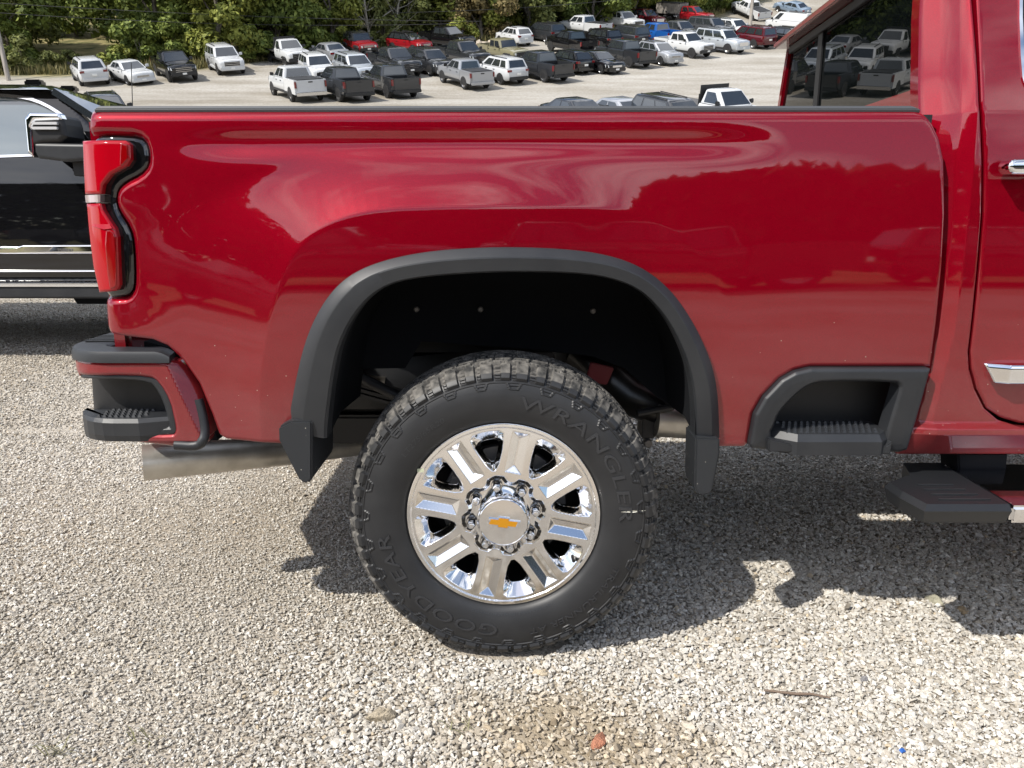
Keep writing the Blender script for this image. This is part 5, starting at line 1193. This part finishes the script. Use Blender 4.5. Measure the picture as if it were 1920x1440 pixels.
# roof, windshield, hood
r0, r1 = px(-1000, 156, YK), px(60, 160, YK); zr_ = r0.z
kown(MB().hexa([(r0.x, YK+.10, zr_-.02), (Kx(86, 172), YK+.10, zr_-.03), (Kx(86, 172), YK+1.9, zr_-.03), (r0.x, YK+1.9, zr_-.02), (r0.x, YK+.30, zr_+.05), (Kx(55, 160)-.05, YK+.30, zr_+.035), (Kx(55, 160)-.05, YK+1.7, zr_+.035), (r0.x, YK+1.7, zr_+.05)]).build('roof', KP, None, 40, bevel=.03))
wb_ = px(235, 280, YK)
kown(MB().add([(Kx(80, 170), YK+.13, zr_-.01), (Kx(80, 170), YK+1.87, zr_-.01), (wb_.x+.18, YK+1.9, wb_.z+.02), (wb_.x+.10, YK+.09, wb_.z+.02), (Kx(80, 170)-.02, YK+.13, zr_-.05), (Kx(80, 170)-.02, YK+1.87, zr_-.05), (wb_.x+.16, YK+1.9, wb_.z-.02), (wb_.x+.08, YK+.09, wb_.z-.02)],
     [(0, 1, 2, 3), (7, 6, 5, 4), (0, 3, 7, 4), (1, 5, 6, 2)]).build('windshield', CG))
kown(MB().hexa([(wb_.x+.05, YK+.06, .9), (Kx(640), YK+.1, .9), (Kx(640), YK+1.9, .9), (wb_.x+.05, YK+1.94, .9), (wb_.x+.05, YK+.14, wb_.z+.0), (Kx(640), YK+.2, wb_.z-.06), (Kx(640), YK+1.8, wb_.z-.06), (wb_.x+.05, YK+1.86, wb_.z+.0)]).build('hood', KP, None, 40, bevel=.04))
kown(MB().box((Kx(-1000), YK+.06, .75), (wb_.x, YK+1.94, 1.30)).build('cab_floor', M['deep']))
kown(MB().box((Kx(-1000), YK+1.95, .72), (Kx(640), YK+1.99, 1.32)).build('body_side', KP))
for q, (bx, by) in enumerate(((66, 157), (150-20, 168))):
    p = px(bx, by, YK+.5+.55*q); kown(MB().box(p-Vector((.06, .04, .02)), p+Vector((.06, .04, .025))).build('roof_lamp', M['gloss_black'], None, 40, bevel=.012))
# chrome strip, badge, crease, running board
st_ = outl([(-1000, 463), (34, 463), (44, 460), (620, 456), (620, 474), (-1000, 478)], YK-.02)
kown(field('door_strip', st_, [], YK-.02, lambda x, z: .01-.5*np.clip(z-st_[:, 1].max()+.02, 0, 1), M['chrome'], res=.008, thick=.03, edge=(.006, .004)))
kown(MB().prism(outl([(50, 463), (98, 463), (90, 471), (42, 471)], YK-.035).tolist(), YK-.038, YK-.031).build('badge', M['polish'], None, bevel=.001))
def flat_text(s, p, size, mt, par, name, th=.002):
    cu = bpy.data.curves.new(name, 'FONT'); cu.body = s; cu.size = size; cu.extrude = th
    to = bpy.data.objects.new(name, cu); COL.objects.link(to); dg = bpy.context.evaluated_depsgraph_get(); me = bpy.data.meshes.new_from_object(to.evaluated_get(dg)); COL.objects.unlink(to); bpy.data.objects.remove(to)
    for v in me.vertices: v.co = Vector((p.x+v.co.x, p.y-v.co.z, p.z+v.co.y))
    me.materials.clear(); me.update(); return par(link(name, me, mt))
flat_text('2500HD', px(108, 472, YK-.034), .030, M['grey_metal'], kown, 'badge_lettering')
kown(MB().tube([px(-1000, 511, YK-.008), px(620, 507, YK-.008)], .006, 8).build('crease_line', CC))  # chrome tube added to draw the body side's crease
kown(MB().box((Kx(-1000), YK-.02, px(0, 528, YK).z-.09), (Kx(470), YK+.06, px(0, 528, YK).z-.004)).build('sill', KP, None, bevel=.01))
bz = px(0, 533, YK-.12).z
kown(MB().box((Kx(-1000), YK-.14, bz-.015), (Kx(240), YK+.02, bz+.006)).build('board_chrome', M['chrome'], None, 40, bevel=.008))
kown(MB().box((Kx(-1000), YK-.135, bz-.095), (Kx(240), YK+.02, bz-.0155)).build('running_board', M['trim'], None, 40, bevel=.012))
# tow mirror
YM = YK-.22
mh = outl([(46, 222), (56, 212), (108, 213), (118, 222), (127, 267), (66, 270), (54, 290), (47, 262)], YM, 1)
MIR = kown(field('mirror', mh, [], YM, lambda x, z: 0*x, M['black'], res=.008, thick=.20, edge=(.03, .02)))
def ms(o): o.parent = MIR; return o
ms(field('mirror_chrome_cap', outl([(44, 222), (54, 211), (110, 212), (116, 224), (64, 226), (58, 238), (62, 296), (50, 285)], YM-.012, 0), [], YM-.012, lambda x, z: 0*x, M['chrome'], res=.008, thick=.05, edge=(.02, .012)))
for yy in (231, 240): ms(field('mirror_lamp', outl([(58, yy-2.5), (106, yy-2.5), (107, yy+2.5), (59, yy+2.5)], YM-.02), [], YM-.02, lambda x, z: 0*x, mat('mirror_lamp_white', (.5, .5, .5), .3), res=.008, thick=.03))
ms(field('mirror_arm', outl([(63, 268), (170, 270), (170, 300), (120, 303), (72, 297), (64, 285)], YM, 0), [], YM, lambda x, z: 0*x, M['trim'], res=.008, thick=.16, edge=(.02, .012)))
ms(MB().box(px(138, 330, YM+.06), px(170, 298, YM+.14)).build('mirror_mount', M['black'], None, bevel=.006))
# wheels: the front one hides behind the red tail
for cx in (Kx(335), Kx(335)-3.9):
    for cy_ in (YK+.14, YK+1.86):
        w = kown(empty('wheel'))
        for nm, prf, mt in (('tyre', [(.26, -.11), (.33, -.137), (.40, -.12), (.43, -.07), (.43, .07), (.40, .12), (.33, .137), (.26, .11)], CT), ('rim', [(.26, -.11), (.2, -.09), (0, -.1), (0, .1), (.2, .09), (.26, .11)], CR_)):
            o = MB().lathe(prf, 48, (cx, cy_, .43+KZ)).build(nm, mt, None, 40); o.parent = w
kown(MB().prism(outl([(128, 545), (260, 545), (260, 570), (145, 570)], YK+.05).tolist(), YK+.05, YK+.3).build('mud_flap', M['deep']))

# ================================================================== trees
def leafmat(name, dark, light):
    m = mat(name, light, .65, 0, Specular_IOR_Level=.25)
    g = nd(m, 'ShaderNodeNewGeometry'); r = nd(m, 'ShaderNodeValToRGB'); e = r.color_ramp.elements; e[0].color = (*dark, 1); e[1].color = (*light, 1)
    lk(m, g.outputs['Random Per Island'], r.inputs['Fac']); lk(m, r.outputs['Color'], bsdf(m).inputs['Base Color'])
    tr = nd(m, 'ShaderNodeBsdfTranslucent'); lk(m, r.outputs['Color'], tr.inputs['Color']); mxs = nd(m, 'ShaderNodeMixShader', Fac=.22)
    out = next(n for n in m.node_tree.nodes if n.type == 'OUTPUT_MATERIAL'); lk(m, bsdf(m).outputs[0], mxs.inputs[1]); lk(m, tr.outputs[0], mxs.inputs[2]); lk(m, mxs.outputs[0], out.inputs['Surface'])
    return m
LEAF = [leafmat('leaf_dark_green', (.045, .072, .018), (.17, .21, .05)), leafmat('leaf_green', (.066, .098, .022), (.23, .275, .060)),
        leafmat('leaf_yellow_green', (.095, .12, .024), (.33, .345, .075)), leafmat('leaf_tan', (.07, .06, .025), (.26, .20, .085)), leafmat('leaf_olive', (.07, .085, .026), (.22, .235, .07))]
BARK = mat('bark', (.10, .085, .068), .9); noise_col(BARK, (.06, .05, .04), (.16, .14, .115), 3, .3, .7, 8); PALE = mat('pale_bark', (.30, .28, .24), .9)
def crown_mesh(seed, h, rad, low, n, leaf, clumps):
    r = np.random.RandomState(seed); V = []; F = []
    cl = []
    for k in range(clumps):
        t = r.uniform(0, 1)**.8; zz = low+(h-low)*t; rr = rad*(math.sin(math.pi*min(.97, .18+.80*t))**.7)*math.sqrt(r.uniform(.05, 1)); a = r.uniform(0, 6.28)
        cl.append((rr*math.cos(a), rr*math.sin(a), zz, rad*r.uniform(.20, .40)))
    cl = np.array(cl); c = cl[r.randint(0, clumps, n)]
    d = r.normal(size=(n, 3)); d /= np.linalg.norm(d, axis=1)[:, None]; d *= (r.uniform(.15, 1, n)**.45)[:, None]*c[:, 3:4]; d[:, 2] *= .75
    p = c[:, :3]+d; p[:, 2] = np.maximum(p[:, 2], .05)
    nrm = d/np.maximum(np.linalg.norm(d, axis=1), 1e-6)[:, None]+r.normal(0, .5, (n, 3))+np.array([0, 0, .5]); nrm /= np.linalg.norm(nrm, axis=1)[:, None]
    t1 = np.cross(nrm, r.normal(size=(n, 3))); t1 /= np.linalg.norm(t1, axis=1)[:, None]; t2 = np.cross(nrm, t1)
    s = leaf*r.uniform(.55, 1.35, n)[:, None]
    V = np.stack([p-t1*s, p+t2*s*.55, p+t1*s, p-t2*s*.55], 1).reshape(-1, 3); F = np.arange(4*n).reshape(-1, 4)
    me = bpy.data.meshes.new('crown'); me.from_pydata(V.tolist(), [], F.tolist()); me.update(); return me, cl
def trunk_mesh(seed, h, cl, r0, mt):
    r = np.random.RandomState(seed); b = MB(); k = 7
    pts = [Vector((.25*math.sin(i*1.1+seed), .25*math.cos(i*.9+seed), -.3+h*.85*i/k)) for i in range(k+1)]
    b.tube(pts, [r0*(1-.86*i/k) for i in range(k+1)], 9)
    for q in range(min(9, len(cl))):
        c = Vector(cl[q][:3]); i = max(1, min(k-1, int(k*(c.z*.6)/h))); s0 = pts[i]
        b.tube([s0, (s0+c)/2+Vector((0, 0, .3)), c], [r0*.38, r0*.22, r0*.07], 6)
    o = b.build('trunk', mt, None, 50); me = o.data; bpy.data.objects.remove(o); return me
TREES = []
for i, (h, rad, low, n, leaf, cn) in enumerate(((13, 4.3, .8, 21000, .21, 60), (15, 4.8, 1.2, 24000, .22, 66), (11, 3.6, .4, 18000, .20, 50), (16, 4.2, 2.4, 20000, .21, 56), (12, 4.6, .3, 22000, .21, 60), (9, 3.0, .3, 14000, .19, 42))):
    cm, cl = crown_mesh(20+i, h, rad, low, n, leaf, cn); TREES.append((cm, trunk_mesh(40+i, h, cl, .24, BARK), h))
BUSH = []
for i, (h, rad, n, leaf) in enumerate(((2.6, 1.9, 3200, .18), (3.6, 2.6, 4400, .21), (1.5, 1.5, 2000, .14))):
    cm, cl = crown_mesh(70+i, h, rad, .05, n, leaf, 16); BUSH.append((cm, trunk_mesh(80+i, h, cl, .06, BARK), h))
# bare tree with pale limbs
def bare(seed, h):
    r = np.random.RandomState(seed); b = MB(); k = 8; pts = [Vector((.5*math.sin(i*.5+seed), .3*math.cos(i*.7), -.2+h*i/k)) for i in range(k+1)]
    b.tube(pts, [.15*(1-.8*i/k) for i in range(k+1)], 8)
    for q in range(34):
        i = r.randint(1, k); s0 = pts[i]*(1)+Vector((0, 0, r.uniform(-.8, .8))); a = r.uniform(0, 6.28); L_ = r.uniform(1.2, 3.4)*(1-.4*i/k)
        e_ = s0+Vector((math.cos(a)*L_, math.sin(a)*L_, L_*r.uniform(.4, 1.0))); m_ = (s0+e_)/2+Vector((0, 0, -.15)); b.tube([s0, m_, e_], [.05, .03, .01], 5)
        for w_ in range(3):
            a2 = a+r.uniform(-.9, .9); l2 = L_*.45; e2 = m_+Vector((math.cos(a2)*l2, math.sin(a2)*l2, l2*.7)); b.tube([m_, e2], [.02, .006], 4)
    o = b.build('trunk', PALE, None, 50); me = o.data; bpy.data.objects.remove(o); return me
def tree(pr, pos, leaf, label, group, name='tree', sc=1.0, rz=0.0, cat='tree'):
    cm, tm, h = pr; e = empty(name, pos, rz); e.scale = (sc,)*3
    tag(e, label, cat, group)
    t = bpy.data.objects.new('trunk' if cat == 'tree' else 'stem', tm); COL.objects.link(t); t.parent = e
    if len(tm.materials) == 0: tm.materials.append(BARK)
    c = bpy.data.objects.new('crown' if cat == 'tree' else 'foliage', cm); COL.objects.link(c); c.parent = e
    if len(cm.materials) == 0: cm.materials.append(LEAF[0])
    c.material_slots[0].link = 'OBJECT'; c.material_slots[0].material = LEAF[leaf]; return e
rs = np.random.RandomState(11)
LBL = ['dark green tree in the dense wood behind the car lot', 'mid green tree in the wood behind the car lot', 'yellow green tree in the wood behind the car lot', 'tan autumn tree in the wood behind the car lot', 'olive green tree in the wood behind the car lot']
LM = [(0, 'left edge'), (60, 'leaning pole'), (180, 'leftmost white SUV'), (250, 'white sedan at left'), (331, 'black pickup at left'), (425, 'white SUV at left'), (541, 'white flatbed truck'), (618, 'silver sedan'), (677, 'boxy red car'), (768, 'red crossover'), (838, 'rightmost black pickup'), (905, 'boulders'), (964, 'white crossover'), (1020, 'dark minivan'), (1096, 'long white pickup'), (1166, 'back white pickup'), (1207, 'dark red SUV'), (1249, 'back black SUV'), (1300, 'red dump truck'), (1405, 'far white pickup'), (1480, 'pale blue sedan'), (1600, 'red truck cab')]
COLN = ['dark green', 'mid green', 'yellow green', 'tan', 'olive green']; SEEN = {}
def treelabel(u, row, lf):
    nm = min(LM, key=lambda q: abs(q[0]-u))[1]; ro = ('first row', 'second row', 'third row', 'fourth row')[row]
    s_ = f'{COLN[lf]} tree above the {nm}, {ro} up'; k = SEEN.get(s_, 0); SEEN[s_] = k+1
    return s_ if k == 0 else s_+(', right twin' if k == 1 else ', rightmost')
def at(x, Y): return Vector((x, Y, tz(x, Y)-.1))
# first row along the lot edge, then rows climbing the hill
for row, (off, step, jit) in enumerate(((4.5, 4.4, 1.6), (10, 5.2, 2.2), (17, 6.2, 2.8), (26, 7.5, 3.5))):
    X = -62
    while X < 62:
        Yt = float(lot_edge(X))+off+rs.uniform(-jit, jit)*.7; x_ = X+rs.uniform(-1, 1); u_ = 960+1443*x_/(Yt*CP)
        X += step*rs.uniform(.8, 1.25)
        if u_ < -120 or u_ > 2000: continue
        if row < 3 and 55 < u_ < 300: continue
        if row < 2 and u_ < 0: continue              # clearing of dry grass
        if row == 0 and 1370 < u_ < 1490: continue
        k = rs.randint(0, len(TREES)); lf = int(rs.choice([0, 1, 1, 1, 2, 2, 4, 4]))
        if 430 < u_ < 690 and row < 2: lf = int(rs.choice([1, 2, 2, 1]))
        if u_ < 300: lf = int(rs.choice([1, 4, 4, 1]))
        tree(TREES[k], at(x_, Yt), lf, treelabel(u_, row, lf), 'wood behind the car lot', sc=rs.uniform(.8, 1.2), rz=rs.uniform(0, 6.28))
# single trees and shrubs that stand out
def spot(x, y, back=0): p = hit(x, y); return at(p.x*(1+back/p.y), p.y+back)
tree(TREES[2], spot(905, 82, 3), 3, 'yellowing tan leaved tree beside the boulders above the lot', None, sc=1.0, rz=1)
tree(TREES[5], spot(870, 80, 4), 2, 'yellow green tree just left of the tan leaved one', None, sc=1.0, rz=2)
tree(TREES[4], spot(460, 112, 2), 2, 'broad yellow green tree right of the white SUV at left', None, sc=1.0, rz=.4)
tree(TREES[5], spot(1165, 42, 6), 2, 'small yellow green tree behind the dark red SUV', None, sc=.9, rz=.4)
tree(TREES[4], spot(1330, 32, 5), 2, 'pale yellow green tree behind the red dump truck', None, sc=.9, rz=3)
for x, y, sd, lb in ((697, 96, 3, 'bare pale branched tree above the boxy red off-road car'), (748, 88, 5, 'bare pale tree just right of the red off-road car')):
    e = empty('tree', spot(x, y, 2)); tag(e, lb, 'tree'); o = link('trunk', bare(sd, 11), None, e)
for x, y, k, lf, lb in ((262, 128, 1, 1, 'round green shrub above the white sedan at left'), (330, 122, 1, 1, 'wide green shrub behind the black pickup at left'), (375, 116, 1, 2, 'yellow green shrub left of the white SUV under the trees'), (300, 112, 1, 0, 'dark shrub at the edge of the dry clearing'),
                       (90, 138, 2, 4, 'low olive shrub left of the leftmost white SUV'), (40, 142, 0, 4, 'olive shrub at the foot of the leaning pole'), (225, 130, 2, 2, 'low yellow green shrub beside the white sedan'), (10, 128, 1, 1, 'green shrub at the left edge of the picture'), (125, 128, 2, 4, 'small shrub in the weeds behind the leftmost SUV'),
                       (480, 118, 0, 1, 'green shrub left of the white flatbed truck'), (510, 110, 1, 0, 'dark green shrub behind the white flatbed truck'), (585, 104, 1, 1, 'green shrub above the silver sedan'), (640, 96, 1, 2, 'yellow green shrub left of the red off-road car'), (720, 92, 0, 4, 'olive shrub between the red off-road car and red crossover'), (860, 82, 0, 2, 'yellow green shrub above the black pickup'),
                       (940, 66, 1, 0, 'dark shrub above the white crossover'), (1000, 58, 1, 0, 'dark green shrub above the dark minivan'), (1060, 46, 1, 1, 'green shrub left of the long white pickup'), (1120, 38, 1, 0, 'dark shrub above the long white pickup'), (1350, 26, 1, 1, 'green shrub left of the far white pickup'), (1380, 20, 2, 4, 'low olive shrub behind the far white pickup'), (1180, 34, 1, 1, 'green shrub above the white pickup in the back row')):
    p = spot(x, y, 1.0); tree(BUSH[k], p, lf, lb, 'shrubs along the edge of the lot', name='shrub', sc=rs.uniform(.85, 1.15), rz=rs.uniform(0, 6), cat='shrub')
# weeds along the lot edge: one mass
b = MB(); r = np.random.RandomState(5); V = []; F = []
for q in range(9000):
    X = r.uniform(-50, 30); Yw = float(lot_edge(X))+abs(r.normal(0, 1.6))+.4; u_ = 960+1443*X/Yw
    if u_ > 900 and r.uniform() < .6: continue
    h_ = r.uniform(.25, .9); p = Vector((X, Yw, tz(X, Yw)-.02)); a_ = r.uniform(0, 6.28); w_ = Vector((math.cos(a_), math.sin(a_), 0))*r.uniform(.02, .05); tip = p+Vector((r.normal(0, .15), r.normal(0, .15), h_)); n = len(V)
    V += [p-w_, p+w_, (p+tip)/2+w_*1.4, tip, (p+tip)/2-w_*1.4]; F.append((n, n+1, n+2, n+3, n+4))
wd = mesh('weeds', V, F, leafmat('weed', (.07, .075, .025), (.27, .23, .10)), None, None, False); tag(wd, 'tall dry weeds along the far edge of the car lot', 'weeds', kind='stuff')
# dark understorey closing the gaps high on the hill
V = []; n = 26000; X = r.uniform(-75, 75, n); Yw = lot_edge(X)+r.uniform(9, 60, n); Z = terr(X, Yw)+r.uniform(0, 5, n)**1.0
ok_ = ~((np.abs(960+1443*X/Yw-190) < 100) & (Yw < lot_edge(X)+25)); X, Yw, Z = X[ok_], Yw[ok_], Z[ok_]; n = len(X)
P = np.stack([X, Yw, Z], 1); t1 = r.normal(size=(n, 3)); t1 /= np.linalg.norm(t1, axis=1)[:, None]; t2 = np.cross(t1, r.normal(size=(n, 3))); t2 /= np.linalg.norm(t2, axis=1)[:, None]
s = r.uniform(.25, .6, n)[:, None]; V = np.stack([P-t1*s, P+t2*s*.6, P+t1*s, P-t2*s*.6], 1).reshape(-1, 3)
us = mesh('undergrowth', V.tolist(), np.arange(4*n).reshape(-1, 4).tolist(), LEAF[1], None, None, False); tag(us, 'dark undergrowth filling the hillside wood', 'undergrowth', kind='stuff')
# ---- boulders, poles, wires, shed, cone
rs = np.random.RandomState(4)
for q, (x, y, sz) in enumerate(((882, 86, .55), (896, 88, .7), (908, 84, .5), (920, 84, .6), (932, 81, .45), (874, 83, .4), (905, 90, .42))):
    o = rock('boulder', x, y, sz, (.42, .36, .29), ['pale boulder lowest left in the heap by the white crossover', 'largest pale boulder in the heap by the white crossover', 'tan boulder in the middle of the heap', 'pale boulder right of the middle of the heap', 'boulder nearest the white crossover', 'small boulder at the left end of the heap', 'small boulder in front of the heap'][q], 'boulder', .7, 20+q)
WOODP = mat('pole_wood', (.27, .245, .21), .9); noise_col(WOODP, (.19, .17, .15), (.36, .33, .29), 2, .3, .7, 8, vec=(6, 6, .4))
def pole(x, y, h, r_, lean, label, arm=True):
    p = hit(x, y); e = empty('utility_pole', p); tag(e, label, 'utility pole', 'utility poles')
    o = MB().tube([(0, 0, -.3), (lean*.5, 0, h*.5), (lean, 0, h)], [r_, r_*.9, r_*.75], 12).build('shaft', WOODP, None, 60); o.parent = e
    o = MB().box((lean-1.1, -.06, h-.75), (lean+1.1, .06, h-.62)).build('crossarm', WOODP); o.parent = e
    for k in (-1, 0, 1):
        o = MB().lathe([(0, .16), (.04, .14), (.05, .05), (.03, 0)], 10, (lean+k*.95, 0, h-.62), axis=2).build('insulator', M['grey_metal'], None, 50); o.parent = e
    return p+Vector((lean, 0, h-.45))
pA = pole(17, 152, 9.5, .17, -.9, 'leaning wooden utility pole at the left edge of the lot')
pB = pole(1405, 62, 10.5, .20, .35, 'grey utility pole beside the far white pickup')
pC = pole(1208, 30, 10, .17, .0, 'utility pole among the trees behind the dark red SUV')
def wire(a, b_, sag, label):
    pts = [a.lerp(b_, t)-Vector((0, 0, sag*4*t*(1-t))) for t in np.linspace(0, 1, 28)]
    tag(MB().tube(pts, .022, 5).build('cable', mat('cable_black', (.03, .03, .03), .6), None, 60), label, 'cable', 'overhead cables')
wl_ = [(px(-60, 2, 62), px(900, 40, 78), .3, 'upper overhead cable crossing the trees at left'), (px(-60, 20, 62), px(860, 44, 78), .5, 'lower overhead cable crossing the trees at left'), (px(740, 24, 80), px(1230, -8, 92), .3, 'overhead cable rising to the right over the yellowing tree')]
for a_, b_, sg, lb in wl_: wire(a_, b_, sg, lb)
ps = hit(1462, 12); e = empty('shed', ps+Vector((1.5, 6, 0))); tag(e, 'pale blue metal shed in the far upper right', 'shed')
o = MB().box((-3.5, -2.5, -.3), (3.5, 2.5, 3.2)).build('wall', mat('shed_metal', (.50, .56, .62), .5), None); o.parent = e
o = MB().add([(-3.8, -2.8, 3.2), (3.8, -2.8, 3.2), (3.8, 2.8, 3.2), (-3.8, 2.8, 3.2), (-3.8, 0, 4.4), (3.8, 0, 4.4)], [(0, 1, 5, 4), (2, 3, 4, 5), (0, 4, 3), (1, 2, 5), (0, 3, 2, 1)]).build('roof', mat('shed_roof', (.42, .44, .46), .5), None); o.parent = e
for k in range(9):
    o = MB().box((-3.3+k*.8, -2.53, -.2), (-3.25+k*.8, -2.501, 3.15)).build('wall_rib', mat('shed_metal_rib', (.46, .52, .58), .5) if k == 0 else bpy.data.materials['shed_metal_rib']); o.parent = e
pc = hit(1473, 47); e = empty('traffic_cone', pc); tag(e, 'small orange traffic cone left of the white van', 'traffic cone')
o = MB().lathe([(.16, .03), (.04, .75), (0, .76)], 16, (0, 0, 0), axis=2).build('cone', mat('cone_orange', (.75, .14, .03), .5), None, 60); o.parent = e
o = MB().box((-.2, -.2, 0), (.2, .2, .03)).build('cone_base', bpy.data.materials['cone_orange']); o.parent = e
# ---- far wood behind the viewer, mirrored in the paint as one dark band
r = np.random.RandomState(9); n = 60000; X = r.uniform(-95, 95, n); top_ = 8.0+9*ss(-4, -22, X)+.35*nz2(X, 0*X, .35, 3)+.2*nz2(X, 0*X, 1.3, 4)
P = np.stack([X, -38+r.uniform(-4, 4, n), top_*r.uniform(0, 1, n)**.7], 1); t1 = r.normal(size=(n, 3)); t1 /= np.linalg.norm(t1, axis=1)[:, None]; t2 = np.cross(t1, r.normal(size=(n, 3))); t2 /= np.linalg.norm(t2, axis=1)[:, None]
s_ = r.uniform(.35, .9, n)[:, None]; V = np.stack([P-t1*s_, P+t2*s_*.6, P+t1*s_, P-t2*s_*.6], 1).reshape(-1, 3)
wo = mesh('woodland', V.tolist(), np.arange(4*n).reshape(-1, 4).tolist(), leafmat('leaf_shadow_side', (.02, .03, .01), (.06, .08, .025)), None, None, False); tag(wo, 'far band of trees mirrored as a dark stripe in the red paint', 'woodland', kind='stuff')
